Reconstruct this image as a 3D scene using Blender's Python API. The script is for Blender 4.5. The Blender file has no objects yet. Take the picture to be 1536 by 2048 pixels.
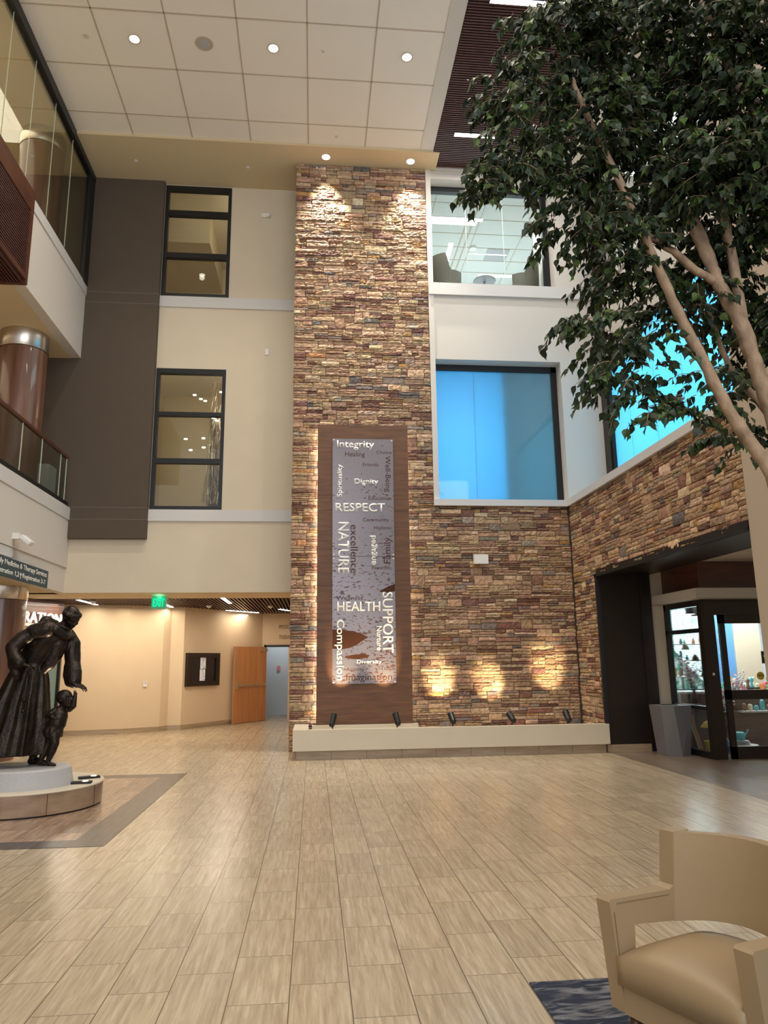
import bpy, bmesh, math, random
from mathutils import Vector, Matrix
R = math.radians
rnd = random.Random(7)
SC = bpy.context.scene
COL = SC.collection
# ------------------------------------------------------------------ camera
cam = bpy.data.cameras.new('camera'); cam_o = bpy.data.objects.new('camera', cam); COL.objects.link(cam_o)
cam.sensor_fit = 'VERTICAL'; cam.sensor_height = 24; cam.sensor_width = 18
cam.lens = 24 * 1458.84 / 2048; cam.clip_start = .05; cam.clip_end = 200
rr = (0.99547242, -0.0942594, -0.01224027); uu = (-0.00705322, -0.20167476, 0.97942715); ff = (0.09478877, 0.97490638, 0.2014265)
m = Matrix(((rr[0], uu[0], -ff[0], 0), (rr[1], uu[1], -ff[1], 0), (rr[2], uu[2], -ff[2], 1.6), (0, 0, 0, 1)))
cam_o.matrix_world = m
SC.camera = cam_o
# ------------------------------------------------------------------ world, exposure
w = bpy.data.worlds.new('world'); SC.world = w; w.use_nodes = True
w.node_tree.nodes['Background'].inputs[0].default_value = (.86, .92, 1, 1)
w.node_tree.nodes['Background'].inputs[1].default_value = .75
SC.view_settings.view_transform = 'Standard'; SC.view_settings.look = 'None'
SC.view_settings.exposure = 0.0; SC.view_settings.gamma = 1; SC.view_settings.use_curve_mapping = False
try:
    SC.cycles.max_bounces = 7; SC.cycles.transparent_max_bounces = 16; SC.cycles.sample_clamp_indirect = 6
    SC.cycles.use_denoising = True
except Exception: pass

def light(name, kind, loc, energy, color=(1, 1, 1), to=None, size=.1, size_y=None, spot=60, blend=.5):
    l = bpy.data.lights.new(name, kind); l.energy = energy; l.color = color
    if kind == 'AREA':
        l.size = size
        if size_y: l.shape = 'RECTANGLE'; l.size_y = size_y
    else:
        l.shadow_soft_size = size
    if kind == 'SPOT': l.spot_size = R(spot); l.spot_blend = blend
    o = bpy.data.objects.new(name, l); COL.objects.link(o); o.location = loc
    if to is not None: o.rotation_euler = (Vector(to) - Vector(loc)).to_track_quat('-Z', 'Y').to_euler()
    return o
WARM = (1, .80, .56); SOFT = (1, .90, .76); COOL = (.80, .90, 1)
# ceiling downlights: the lamps' own light (fixtures are built below)
for y in (11.2, 6.4, 1.6):
    for x in (-3.2, -.79, 1.61):
        light('downlight_beam', 'SPOT', (x, y, 12.25), 380, SOFT, (x, y, 0), .07, spot=125, blend=.9)
# wall washers in the soffit
for x in (.192, 2.03):
    light('washer_beam', 'SPOT', (x, 13.84, 12.26), 1350, (1, .92, .80), (x, 14.16, 9.2), .035, spot=62, blend=.9)
# linear lights of the slatted ceiling
for y in (13.05, 9.9, 6.7, 3.5):
    light('linear_beam', 'AREA', (3.4, y, 12.24), 75, (1, .95, .9), (3.4, y, 0), 1.1, .12)
# broad fill added behind the camera, aimed up to brighten walls and ceiling
light('rear_fill', 'AREA', (1.5, -7.5, 6.5), 1000, (.92, .95, 1), (0, 12, 10), 13, 9)

# ------------------------------------------------------------------ materials
def nt(name):
    mt = bpy.data.materials.new(name); mt.use_nodes = True
    return mt, mt.node_tree, mt.node_tree.nodes, mt.node_tree.links
def N(n, t, **k):
    o = n.new(t)
    for a, b in k.items(): setattr(o, a, b)
    return o
def c4(c): return (c[0], c[1], c[2], 1)
def srgb(r, g, b):
    return tuple(((v / 255) / 12.92 if v <= 10 else ((v / 255 + .055) / 1.055) ** 2.4) for v in (r, g, b))
def mat(name, col, rough=.6, metal=0, spec=.5, noise=0, nscale=8, bump=0, bscale=60, stretch=None, emit=None, estr=0, coat=0):
    mt, t, n, l = nt(name); b = n['Principled BSDF']
    b.inputs['Base Color'].default_value = c4(col); b.inputs['Roughness'].default_value = rough
    b.inputs['Metallic'].default_value = metal; b.inputs['Specular IOR Level'].default_value = spec
    b.inputs['Coat Weight'].default_value = coat; b.inputs['Coat Roughness'].default_value = .1
    if emit: b.inputs['Emission Color'].default_value = c4(emit); b.inputs['Emission Strength'].default_value = estr
    if noise or bump:
        tc = N(n, 'ShaderNodeTexCoord'); mp = N(n, 'ShaderNodeMapping'); l.new(tc.outputs['Object'], mp.inputs[0])
        if stretch: mp.inputs['Scale'].default_value = stretch
    if noise:
        z = N(n, 'ShaderNodeTexNoise'); z.inputs['Scale'].default_value = nscale; z.inputs['Detail'].default_value = 5
        l.new(mp.outputs[0], z.inputs[0])
        r = N(n, 'ShaderNodeMapRange'); l.new(z.outputs[0], r.inputs[0])
        r.inputs[1].default_value = .3; r.inputs[2].default_value = .7; r.inputs[3].default_value = 1 - noise; r.inputs[4].default_value = 1 + noise
        h = N(n, 'ShaderNodeHueSaturation'); h.inputs['Color'].default_value = c4(col); l.new(r.outputs[0], h.inputs['Value'])
        l.new(h.outputs[0], b.inputs['Base Color'])
    if bump:
        z = N(n, 'ShaderNodeTexNoise'); z.inputs['Scale'].default_value = bscale; z.inputs['Detail'].default_value = 4
        l.new(mp.outputs[0], z.inputs[0])
        u = N(n, 'ShaderNodeBump'); u.inputs['Strength'].default_value = bump; u.inputs['Distance'].default_value = .01
        l.new(z.outputs[0], u.inputs['Height']); l.new(u.outputs[0], b.inputs['Normal'])
    return mt
def emis(name, col, s):
    mt, t, n, l = nt(name); n.remove(n['Principled BSDF'])
    e = N(n, 'ShaderNodeEmission'); e.inputs[0].default_value = c4(col); e.inputs[1].default_value = s
    l.new(e.outputs[0], n['Material Output'].inputs[0]); return mt
def glassm(name, tint=(.9, .93, .92), refl=.10, rough=0.0, haze=0, hcol=(.8, .9, 1)):
    mt, t, n, l = nt(name); n.remove(n['Principled BSDF'])
    tr = N(n, 'ShaderNodeBsdfTransparent'); tr.inputs[0].default_value = c4(tint)
    g = N(n, 'ShaderNodeBsdfGlossy'); g.inputs['Roughness'].default_value = rough; g.inputs[0].default_value = (1, 1, 1, 1)
    fr = N(n, 'ShaderNodeLayerWeight'); fr.inputs[0].default_value = .25
    ad = N(n, 'ShaderNodeMath', operation='MULTIPLY_ADD'); l.new(fr.outputs['Fresnel'], ad.inputs[0]); ad.inputs[1].default_value = .6; ad.inputs[2].default_value = refl * .3
    ad.use_clamp = True
    x = N(n, 'ShaderNodeMixShader'); l.new(ad.outputs[0], x.inputs[0]); l.new(tr.outputs[0], x.inputs[1]); l.new(g.outputs[0], x.inputs[2])
    out = x
    if haze:
        d = N(n, 'ShaderNodeBsdfTranslucent'); d.inputs[0].default_value = c4(hcol)
        y = N(n, 'ShaderNodeMixShader'); y.inputs[0].default_value = haze; l.new(x.outputs[0], y.inputs[1]); l.new(d.outputs[0], y.inputs[2]); out = y
    l.new(out.outputs[0], n['Material Output'].inputs[0]); return mt
def wood(name, ca, cb, rough=.35, scale=1.2, axis=(1, 1, 1), coat=.2):
    mt, t, n, l = nt(name); b = n['Principled BSDF']
    tc = N(n, 'ShaderNodeTexCoord'); mp = N(n, 'ShaderNodeMapping'); mp.inputs['Scale'].default_value = axis
    l.new(tc.outputs['Object'], mp.inputs[0])
    z = N(n, 'ShaderNodeTexNoise'); z.inputs['Scale'].default_value = scale; z.inputs['Detail'].default_value = 8; z.inputs['Roughness'].default_value = .6
    l.new(mp.outputs[0], z.inputs[0])
    r = N(n, 'ShaderNodeValToRGB'); r.color_ramp.elements[0].position = .3; r.color_ramp.elements[1].position = .7
    r.color_ramp.elements[0].color = c4(ca); r.color_ramp.elements[1].color = c4(cb); l.new(z.outputs[0], r.inputs[0])
    l.new(r.outputs[0], b.inputs['Base Color']); b.inputs['Roughness'].default_value = rough; b.inputs['Coat Weight'].default_value = coat
    return mt
M = {}
M['beige'] = mat('beige_paint', srgb(212, 198, 174), .75, noise=.02, nscale=2, bump=.05, bscale=120)
M['pier'] = mat('pier_shaded', srgb(182, 166, 148), .8)  # beige darkened, so the pier's shade sits in its colour
M['white_wall'] = mat('off_white_paint', srgb(208, 200, 190), .75, bump=.05, bscale=120)
M['ceil'] = mat('ceiling_tile', srgb(236, 228, 214), .9, bump=.12, bscale=220)
M['grid'] = mat('ceiling_grid', srgb(186, 172, 150), .6)
M['tan'] = mat('tan_soffit', srgb(206, 187, 150), .8)
M['ledge'] = mat('white_ledge', srgb(206, 202, 198), .55)
M['ceiltrim'] = mat('ceiling_trim', srgb(206, 199, 188), .5)
M['dark_wall'] = mat('taupe_wallcovering', srgb(84, 72, 60), .85, noise=.04, nscale=3, bump=.1, bscale=200)
M['dark_line'] = mat('taupe_reveal', srgb(112, 98, 84), .5)
M['black'] = mat('black_metal', (.012, .012, .013), .4, spec=.4)
M['bronze_metal'] = mat('dark_bronze_panel', srgb(52, 43, 38), .38, metal=.5, noise=.06, nscale=3)
M['soft_black'] = mat('matte_black', (.006, .006, .006), .6)
M['chrome'] = mat('brushed_steel', (.62, .55, .48), .28, metal=1, noise=.1, nscale=6, stretch=(40, 40, .3))
M['white_pl'] = mat('white_plastic', (.78, .76, .72), .4)
M['grey_pl'] = mat('grey_plastic', (.42, .42, .43), .45)
M['slat'] = wood('slat_wood', srgb(62, 34, 30), srgb(86, 48, 42), .55, 2, (1, 12, 12))
M['slat_bk'] = mat('slat_backing', (.012, .009, .009), .9)
M['panelwood'] = wood('walnut_panel', srgb(82, 50, 27), srgb(116, 76, 45), .5, 1.6, (1, 1, 9), 0)
M['redwood'] = wood('cherry_panel', srgb(66, 34, 24), srgb(98, 56, 40), .4, 1.4, (1, 1, 8))
M['colwood'] = wood('column_veneer', srgb(84, 54, 42), srgb(128, 88, 68), .3, 1.6, (6, 6, .35), .35)
M['doorwood'] = wood('oak_door', srgb(176, 116, 68), srgb(204, 146, 94), .4, 1.5, (9, 9, .6))
M['hall'] = mat('hall_plaster', srgb(218, 194, 160), .75, noise=.02, nscale=2)
M['hallroom'] = mat('room_wall_pale', srgb(205, 214, 222), .7)
M['white_em'] = emis('lamp_lens_bright', (1, .97, .9), 9)
M['strip_em'] = emis('lamp_strip', (1, .96, .9), 7)
M['cool_em'] = emis('lamp_strip_cool', (.95, 1, 1), 5)
M['warm_em'] = emis('lamp_warm', (1, .8, .5), 12)
M['glass'] = glassm('clear_glass', (.92, .93, .86), .08)
M['glass_store'] = glassm('store_glass', (.95, .97, .97), .06)
M['glass_rail'] = glassm('rail_glass', (.80, .82, .76), .10)
M['glass_edge'] = mat('glass_edge', (.75, .8, .72), .2, emit=(.8, .85, .7), estr=.12)
M['stonecap'] = mat('planter_stone', srgb(206, 194, 172), .5, noise=.02, nscale=3)
M['tilebase'] = wood('base_tile', srgb(148, 124, 96), srgb(186, 164, 134), .4, 1.4, (1, 1, 10))
M['trash'] = mat('bin_grey_laminate', srgb(118, 116, 118), .45)
M['trash2'] = mat('bin_light_side', srgb(134, 132, 134), .45)
M['leather'] = mat('beige_leather', srgb(158, 135, 103), .42, noise=.03, nscale=4, bump=.12, bscale=240, spec=.4)
M['leather_grey'] = mat('grey_leather', srgb(124, 120, 106), .5)
M['dkwood'] = wood('walnut_leg', srgb(64, 34, 20), srgb(92, 52, 32), .35, 3, (4, 4, .6))
M['bronze'] = mat('statue_bronze', (.026, .018, .013), .36, metal=.7, noise=.45, nscale=9, bump=.6, bscale=34)
M['granite'] = mat('grey_granite', srgb(172, 170, 170), .5, noise=.16, nscale=160)
M['drum'] = wood('drum_tile', srgb(122, 98, 78), srgb(168, 142, 116), .3, 2.2, (1, 1, 3))
M['sign_blue'] = mat('sign_navy', srgb(34, 62, 74), .5)
M['letters'] = mat('cream_letters', srgb(236, 232, 222), .4, emit=(.9, .86, .78), estr=.04)
M['letter_wood'] = mat('cut_out_brown', srgb(72, 40, 22), .6, spec=.2)
M['letter_grey'] = mat('pewter_letters', srgb(160, 146, 126), .35, metal=.3)
M['bark'] = mat('pale_bark', srgb(158, 132, 106), .85, noise=.38, nscale=11, bump=1, bscale=22, stretch=(1, 1, .6))
M['leaf'] = None
M['grn_em'] = emis('exit_green', (.0, .9, .35), 1.6)

# floor tile material: planks .2995 x .588 running in Y, third bond
def floor_mat(name, ca, cb, vary=.07, rough=.3):
    mt, t, n, l = nt(name); b = n['Principled BSDF']
    tc = N(n, 'ShaderNodeTexCoord'); sp = N(n, 'ShaderNodeSeparateXYZ'); l.new(tc.outputs['Object'], sp.inputs[0])
    def mth(op, a, bb=None, c=None):
        q = N(n, 'ShaderNodeMath', operation=op)
        for i, v in enumerate((a, bb, c)):
            if v is None: continue
            if isinstance(v, (int, float)): q.inputs[i].default_value = v
            else: l.new(v, q.inputs[i])
        return q.outputs[0]
    u = mth('MULTIPLY_ADD', sp.outputs[0], 1 / .2995, .106 / .2995 + 100)
    ci = mth('FLOOR', u); fu = mth('FRACT', u)
    v0 = mth('MULTIPLY_ADD', sp.outputs[1], 1 / .588, -3.94 / .588 + 200)
    v = mth('MULTIPLY_ADD', ci, -1 / 3, v0)
    vi = mth('FLOOR', v); fv = mth('FRACT', v)
    eu = mth('MINIMUM', fu, mth('SUBTRACT', 1, fu)); ev = mth('MINIMUM', fv, mth('SUBTRACT', 1, fv))
    gu = mth('LESS_THAN', eu, .0028 / .2995); gv = mth('LESS_THAN', ev, .0022 / .588)
    gr = mth('MAXIMUM', gu, gv)
    cx = N(n, 'ShaderNodeCombineXYZ'); l.new(ci, cx.inputs[0]); l.new(vi, cx.inputs[1])
    wn = N(n, 'ShaderNodeTexWhiteNoise', noise_dimensions='2D'); l.new(cx.outputs[0], wn.inputs[0])
    # streaks along Y
    ad = N(n, 'ShaderNodeVectorMath', operation='MULTIPLY_ADD'); l.new(wn.outputs[1], ad.inputs[0]); ad.inputs[1].default_value = (20, 20, 20)
    mp = N(n, 'ShaderNodeMapping'); mp.inputs['Scale'].default_value = (26, 1.6, 1); l.new(tc.outputs['Object'], mp.inputs[0])
    l.new(mp.outputs[0], ad.inputs[2])
    z = N(n, 'ShaderNodeTexNoise'); z.inputs['Scale'].default_value = 1.5; z.inputs['Detail'].default_value = 7; z.inputs['Roughness'].default_value = .65; z.inputs['Distortion'].default_value = .5
    l.new(ad.outputs[0], z.inputs[0])
    rp = N(n, 'ShaderNodeValToRGB'); rp.color_ramp.elements[0].position = .33; rp.color_ramp.elements[1].position = .66
    rp.color_ramp.elements[0].color = c4(ca); rp.color_ramp.elements[1].color = c4(cb); l.new(z.outputs[0], rp.inputs[0])
    hs = N(n, 'ShaderNodeHueSaturation'); l.new(rp.outputs[0], hs.inputs['Color'])
    l.new(mth('MULTIPLY_ADD', wn.outputs[0], vary * 2, 1 - vary), hs.inputs['Value'])
    mx = N(n, 'ShaderNodeMix', data_type='RGBA'); l.new(gr, mx.inputs[0]); l.new(hs.outputs[0], mx.inputs[6])
    mx.inputs[7].default_value = c4(tuple(a * .38 for a in ca)); l.new(mx.outputs[2], b.inputs['Base Color'])
    b.inputs['Roughness'].default_value = rough; b.inputs['Specular IOR Level'].default_value = .45
    bp = N(n, 'ShaderNodeBump'); bp.inputs['Strength'].default_value = .12; bp.inputs['Distance'].default_value = .003
    l.new(z.outputs[0], bp.inputs['Height']); l.new(bp.outputs[0], b.inputs['Normal'])
    return mt
M['floor'] = floor_mat('floor_tile', srgb(158, 140, 114), srgb(194, 177, 150), .07, .26)
M['floor_brown'] = floor_mat('floor_tile_brown', srgb(112, 90, 74), srgb(176, 150, 126), .28)
M['floor_grey'] = floor_mat('floor_tile_grey', srgb(64, 58, 56), srgb(96, 88, 84), .08)
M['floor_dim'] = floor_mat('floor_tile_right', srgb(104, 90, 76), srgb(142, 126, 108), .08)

# stone: per-stone colour attribute
def stone_mat():
    mt, t, n, l = nt('ledgestone'); b = n['Principled BSDF']
    at = N(n, 'ShaderNodeAttribute', attribute_name='col'); tc = N(n, 'ShaderNodeTexCoord')
    z = N(n, 'ShaderNodeTexNoise'); z.inputs['Scale'].default_value = 16; z.inputs['Detail'].default_value = 6; l.new(tc.outputs['Object'], z.inputs[0])
    mr = N(n, 'ShaderNodeMapRange'); mr.inputs[1].default_value = .3; mr.inputs[2].default_value = .7; mr.inputs[3].default_value = .72; mr.inputs[4].default_value = 1.25
    l.new(z.outputs[0], mr.inputs[0])
    h = N(n, 'ShaderNodeHueSaturation'); l.new(at.outputs['Color'], h.inputs['Color']); l.new(mr.outputs[0], h.inputs['Value'])
    l.new(h.outputs[0], b.inputs['Base Color']); b.inputs['Roughness'].default_value = .8; b.inputs['Specular IOR Level'].default_value = .3
    z2 = N(n, 'ShaderNodeTexNoise'); z2.inputs['Scale'].default_value = 34; z2.inputs['Detail'].default_value = 5; l.new(tc.outputs['Object'], z2.inputs[0])
    u = N(n, 'ShaderNodeBump'); u.inputs['Strength'].default_value = .7; u.inputs['Distance'].default_value = .02
    l.new(z2.outputs[0], u.inputs['Height']); l.new(u.outputs[0], b.inputs['Normal'])
    return mt
M['stone'] = stone_mat()
M['mortar'] = mat('mortar', srgb(84, 70, 58), .95)

def leaf_mat():
    mt, t, n, l = nt('leaf'); b = n['Principled BSDF']
    at = N(n, 'ShaderNodeAttribute', attribute_name='col'); l.new(at.outputs['Color'], b.inputs['Base Color'])
    b.inputs['Roughness'].default_value = .42
    b.inputs['Specular IOR Level'].default_value = .35
    return mt
M['leaf'] = leaf_mat()

def metal_sheet():
    mt, t, n, l = nt('etched_metal_sheet'); b = n['Principled BSDF']
    tc = N(n, 'ShaderNodeTexCoord'); mp = N(n, 'ShaderNodeMapping'); mp.inputs['Scale'].default_value = (9, 9, 22); l.new(tc.outputs['Object'], mp.inputs[0])
    z = N(n, 'ShaderNodeTexNoise'); z.inputs['Scale'].default_value = 1.5; z.inputs['Detail'].default_value = 3; z.inputs['Distortion'].default_value = .4; l.new(mp.outputs[0], z.inputs[0])
    # more cut outs in bands
    mp2 = N(n, 'ShaderNodeMapping'); mp2.inputs['Scale'].default_value = (.5, .5, 1.6); mp2.inputs['Location'].default_value = (.3, 0, .15); l.new(tc.outputs['Object'], mp2.inputs[0])
    z2 = N(n, 'ShaderNodeTexNoise'); z2.inputs['Scale'].default_value = 1.2; z2.inputs['Detail'].default_value = 1; l.new(mp2.outputs[0], z2.inputs[0])
    sp = N(n, 'ShaderNodeSeparateXYZ'); l.new(tc.outputs['Object'], sp.inputs[0])
    mr = N(n, 'ShaderNodeMapRange'); l.new(sp.outputs[2], mr.inputs[0]); mr.inputs[1].default_value = 4.6; mr.inputs[2].default_value = 3.0; mr.inputs[3].default_value = .0; mr.inputs[4].default_value = .10
    a1 = N(n, 'ShaderNodeMath', operation='MULTIPLY_ADD'); l.new(z2.outputs[0], a1.inputs[0]); a1.inputs[1].default_value = .25; l.new(z.outputs[0], a1.inputs[2])
    a2 = N(n, 'ShaderNodeMath', operation='ADD'); l.new(a1.outputs[0], a2.inputs[0]); l.new(mr.outputs[0], a2.inputs[1])
    g = N(n, 'ShaderNodeMath', operation='GREATER_THAN'); l.new(a2.outputs[0], g.inputs[0]); g.inputs[1].default_value = .822
    mx = N(n, 'ShaderNodeMix', data_type='RGBA'); l.new(g.outputs[0], mx.inputs[0]); mx.inputs[6].default_value = c4(srgb(126, 118, 121)); mx.inputs[7].default_value = c4(srgb(78, 44, 24))
    l.new(mx.outputs[2], b.inputs['Base Color'])
    iv = N(n, 'ShaderNodeMath', operation='SUBTRACT'); iv.inputs[0].default_value = .55; l.new(g.outputs[0], iv.inputs[1]); iv.use_clamp = True
    l.new(iv.outputs[0], b.inputs['Metallic']); b.inputs['Roughness'].default_value = .30
    return mt
M['sheet'] = metal_sheet()
def carpet_mat():
    mt, t, n, l = nt('navy_carpet'); b = n['Principled BSDF']
    tc = N(n, 'ShaderNodeTexCoord'); mp = N(n, 'ShaderNodeMapping'); mp.inputs['Scale'].default_value = (4, 14, 1); l.new(tc.outputs['Object'], mp.inputs[0])
    z = N(n, 'ShaderNodeTexNoise'); z.inputs['Scale'].default_value = 1.3; z.inputs['Detail'].default_value = 3; z.inputs['Distortion'].default_value = 1.2; l.new(mp.outputs[0], z.inputs[0])
    rp = N(n, 'ShaderNodeValToRGB'); e = rp.color_ramp.elements
    e[0].position = .46; e[0].color = c4(srgb(34, 42, 60)); e[1].position = .66; e[1].color = c4(srgb(122, 122, 126)); l.new(z.outputs[0], rp.inputs[0])
    z2 = N(n, 'ShaderNodeTexNoise'); z2.inputs['Scale'].default_value = 260; l.new(tc.outputs['Object'], z2.inputs[0])
    h = N(n, 'ShaderNodeHueSaturation'); l.new(rp.outputs[0], h.inputs['Color'])
    mr = N(n, 'ShaderNodeMapRange'); mr.inputs[1].default_value = .3; mr.inputs[2].default_value = .7; mr.inputs[3].default_value = .5; mr.inputs[4].default_value = 1.5; l.new(z2.outputs[0], mr.inputs[0]); l.new(mr.outputs[0], h.inputs['Value'])
    l.new(h.outputs[0], b.inputs['Base Color']); b.inputs['Roughness'].default_value = .95
    u = N(n, 'ShaderNodeBump'); u.inputs['Strength'].default_value = .6; u.inputs['Distance'].default_value = .004; l.new(z2.outputs[0], u.inputs['Height']); l.new(u.outputs[0], b.inputs['Normal'])
    return mt
M['carpet'] = carpet_mat()

# ------------------------------------------------------------------ build helpers
FRAME = {}
def thing(name, label, cat, loc=(0, 0, 0), rotz=0, group=None, rot=None):
    o = bpy.data.objects.new(name, None); COL.objects.link(o); o.empty_display_size = .1
    o.location = loc; o.rotation_euler = rot or (0, 0, rotz); o['label'] = label; o['category'] = cat
    if group: o['group'] = group
    FRAME[o] = Matrix.Translation(Vector(loc)) @ o.rotation_euler.to_matrix().to_4x4()
    return o
def obj(name, bm, mt, parent=None, smooth=False, world=True, bevel=0, seg=2, label=None):
    if isinstance(mt, str): mt = M[mt]
    me = bpy.data.meshes.new(name)
    if bevel:
        bmesh.ops.bevel(bm, geom=[e for e in bm.edges if len(e.link_faces) == 2 and e.calc_face_angle(0) > .6], offset=bevel, segments=seg, profile=.5, affect='EDGES', clamp_overlap=True)
    fr = FRAME.get(parent, Matrix())
    if world and parent is not None: bm.transform(fr.inverted())
    bmesh.ops.recalc_face_normals(bm, faces=bm.faces[:])
    bm.to_mesh(me); bm.free(); me.materials.append(mt)
    if smooth: me.polygons.foreach_set('use_smooth', [True] * len(me.polygons))
    o = bpy.data.objects.new(name, me); COL.objects.link(o)
    if parent is not None: o.parent = parent; FRAME[o] = fr
    if label: o['label'] = label
    return o
def struct(name, bm, mt, **k):
    o = obj(name, bm, mt, **k); o['kind'] = 'structure'; return o
def tag(o, label, cat, group=None, kind=None):
    o['label'] = label; o['category'] = cat
    if group: o['group'] = group
    if kind: o['kind'] = kind
    return o
def single(name, bm, mt, label, cat, group=None, **k):
    return tag(obj(name, bm, mt, **k), label, cat, group)
def nb(): return bmesh.new()
def box(bm, x0, x1, y0, y1, z0, z1, mx=None):
    vs = [bm.verts.new((x, y, z)) for z in (z0, z1) for y in (y0, y1) for x in (x0, x1)]
    for f in ((0, 1, 3, 2), (4, 6, 7, 5), (0, 4, 5, 1), (2, 3, 7, 6), (0, 2, 6, 4), (1, 5, 7, 3)): bm.faces.new([vs[i] for i in f])
    if mx is not None: bmesh.ops.transform(bm, matrix=mx, verts=vs)
    return bm
def bx(*a): return box(nb(), *a)
def cyl(bm, p0, p1, r0, r1=None, seg=16, caps=True):
    p0 = Vector(p0); p1 = Vector(p1); r1 = r0 if r1 is None else r1
    q = (p1 - p0).to_track_quat('Z', 'Y'); a = []; b = []
    for i in range(seg):
        t = 2 * math.pi * i / seg; d = q @ Vector((math.cos(t), math.sin(t), 0))
        a.append(bm.verts.new(p0 + d * r0)); b.append(bm.verts.new(p1 + d * r1))
    for i in range(seg): bm.faces.new((a[i], a[(i + 1) % seg], b[(i + 1) % seg], b[i]))
    if caps: bm.faces.new(a[::-1]); bm.faces.new(b)
    return bm
def lathe(bm, prof, c=(0, 0, 0), seg=24, sx=1, sy=1, mod=None):
    rings = []
    for r, z in prof:
        ring = []
        for i in range(seg):
            t = 2 * math.pi * i / seg; k = mod(t, z) if mod else 1
            ring.append(bm.verts.new((c[0] + r * sx * k * math.cos(t), c[1] + r * sy * k * math.sin(t), c[2] + z)))
        rings.append(ring)
    for a, b in zip(rings, rings[1:]):
        for i in range(seg): bm.faces.new((a[i], a[(i + 1) % seg], b[(i + 1) % seg], b[i]))
    bm.faces.new(rings[0][::-1]); bm.faces.new(rings[-1]); return bm
def tube(bm, pts, rad, seg=10):
    pts = [Vector(p) for p in pts]; rings = []
    for i, p in enumerate(pts):
        d = (pts[min(i + 1, len(pts) - 1)] - pts[max(i - 1, 0)]).normalized(); q = d.to_track_quat('Z', 'Y')
        r = rad[i] if isinstance(rad, (list, tuple)) else rad
        rings.append([bm.verts.new(p + q @ Vector((math.cos(2 * math.pi * k / seg) * r, math.sin(2 * math.pi * k / seg) * r, 0))) for k in range(seg)])
    for a, b in zip(rings, rings[1:]):
        # align rings
        best = min(range(seg), key=lambda s: (a[0].co - b[s].co).length)
        b[:] = b[best:] + b[:best]
        for k in range(seg): bm.faces.new((a[k], a[(k + 1) % seg], b[(k + 1) % seg], b[k]))
    bm.faces.new(rings[0][::-1]); bm.faces.new(rings[-1]); return bm
def ball(bm, c, r, sx=1, sy=1, sz=1, u=16, v=10, rot=None):
    mx = Matrix.Translation(Vector(c)) @ (rot.to_4x4() if rot else Matrix()) @ Matrix.Diagonal((r * sx, r * sy, r * sz, 1))
    bmesh.ops.create_uvsphere(bm, u_segments=u, v_segments=v, radius=1, matrix=mx); return bm
def prism(bm, pts, y0, y1):     # outline in (x,z), extruded in y
    a = [bm.verts.new((x, y0, z)) for x, z in pts]; b = [bm.verts.new((x, y1, z)) for x, z in pts]
    bm.faces.new(a); bm.faces.new(b[::-1])
    for i in range(len(pts)): bm.faces.new((a[i], b[i], b[(i + 1) % len(pts)], a[(i + 1) % len(pts)]))
    return bm
def prism_z(bm, pts, z0, z1):
    a = [bm.verts.new((x, y, z0)) for x, y in pts]; b = [bm.verts.new((x, y, z1)) for x, y in pts]
    bm.faces.new(a[::-1]); bm.faces.new(b)
    for i in range(len(pts)): bm.faces.new((a[i], a[(i + 1) % len(pts)], b[(i + 1) % len(pts)], b[i]))
    return bm
_tc = {}
def text_bm(s, bold=0):
    k = (s, bold)
    if k not in _tc:
        cu = bpy.data.curves.new('tmp', 'FONT'); cu.body = s; cu.extrude = 0; cu.offset = bold; cu.resolution_u = 3
        o = bpy.data.objects.new('tmp', cu); COL.objects.link(o)
        dg = bpy.context.evaluated_depsgraph_get(); dg.update()
        me = bpy.data.meshes.new_from_object(o.evaluated_get(dg)); COL.objects.unlink(o); bpy.data.objects.remove(o); _tc[k] = me
    bm = nb(); bm.from_mesh(_tc[k]); return bm
def text_fit(s, w, h, bold=.02, rot=0, depth=.004):
    """text in local x,y with lower left corner at 0,0 fitted to w x h"""
    bm = text_bm(s, bold)
    if rot: bmesh.ops.rotate(bm, verts=bm.verts, cent=(0, 0, 0), matrix=Matrix.Rotation(R(90) * rot, 3, 'Z'))
    xs = [v.co.x for v in bm.verts]; ys = [v.co.y for v in bm.verts]
    x0, x1, y0, y1 = min(xs), max(xs), min(ys), max(ys)
    for v in bm.verts: v.co = ((v.co.x - x0) / (x1 - x0) * w, (v.co.y - y0) / (y1 - y0) * h, 0)
    if depth:
        r = bmesh.ops.extrude_face_region(bm, geom=bm.faces[:]); 
        for v in [g for g in r['geom'] if isinstance(g, bmesh.types.BMVert)]: v.co.z = depth
    return bm
def front(bm, x, y, z):     # text plane facing -Y, lower-left at x,z
    bmesh.ops.transform(bm, matrix=Matrix(((1, 0, 0, x), (0, 0, -1, y), (0, 1, 0, z), (0, 0, 0, 1))), verts=bm.verts); return bm

# ------------------------------------------------------------------ setting: floors
struct('floor', bx(-14, 14, -8, 26, -.2, 0), 'floor')
def slabz(x0, x1, y0, y1, z0, z1): return bx(x0, x1, y0, y1, z0, z1)
b = nb(); box(b, -6.5, -2.2, 7.55, 11.42, -.01, .002); struct('floor', b, 'floor_brown')
b = nb(); box(b, -6.5, -1.875, 11.42, 11.72, -.01, .003); box(b, -6.5, -1.875, 7.27, 7.55, -.01, .003); box(b, -2.2, -1.875, 7.55, 11.42, -.01, .003); struct('floor', b, 'floor_grey')
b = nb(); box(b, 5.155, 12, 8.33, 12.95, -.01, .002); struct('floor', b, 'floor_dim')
b = bx(1.096, 6.5, -2, 4.0, -.01, .008)
tag(obj('carpet', b, 'carpet'), 'navy and grey patterned carpet area under the beige armchair', 'carpet')

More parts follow.
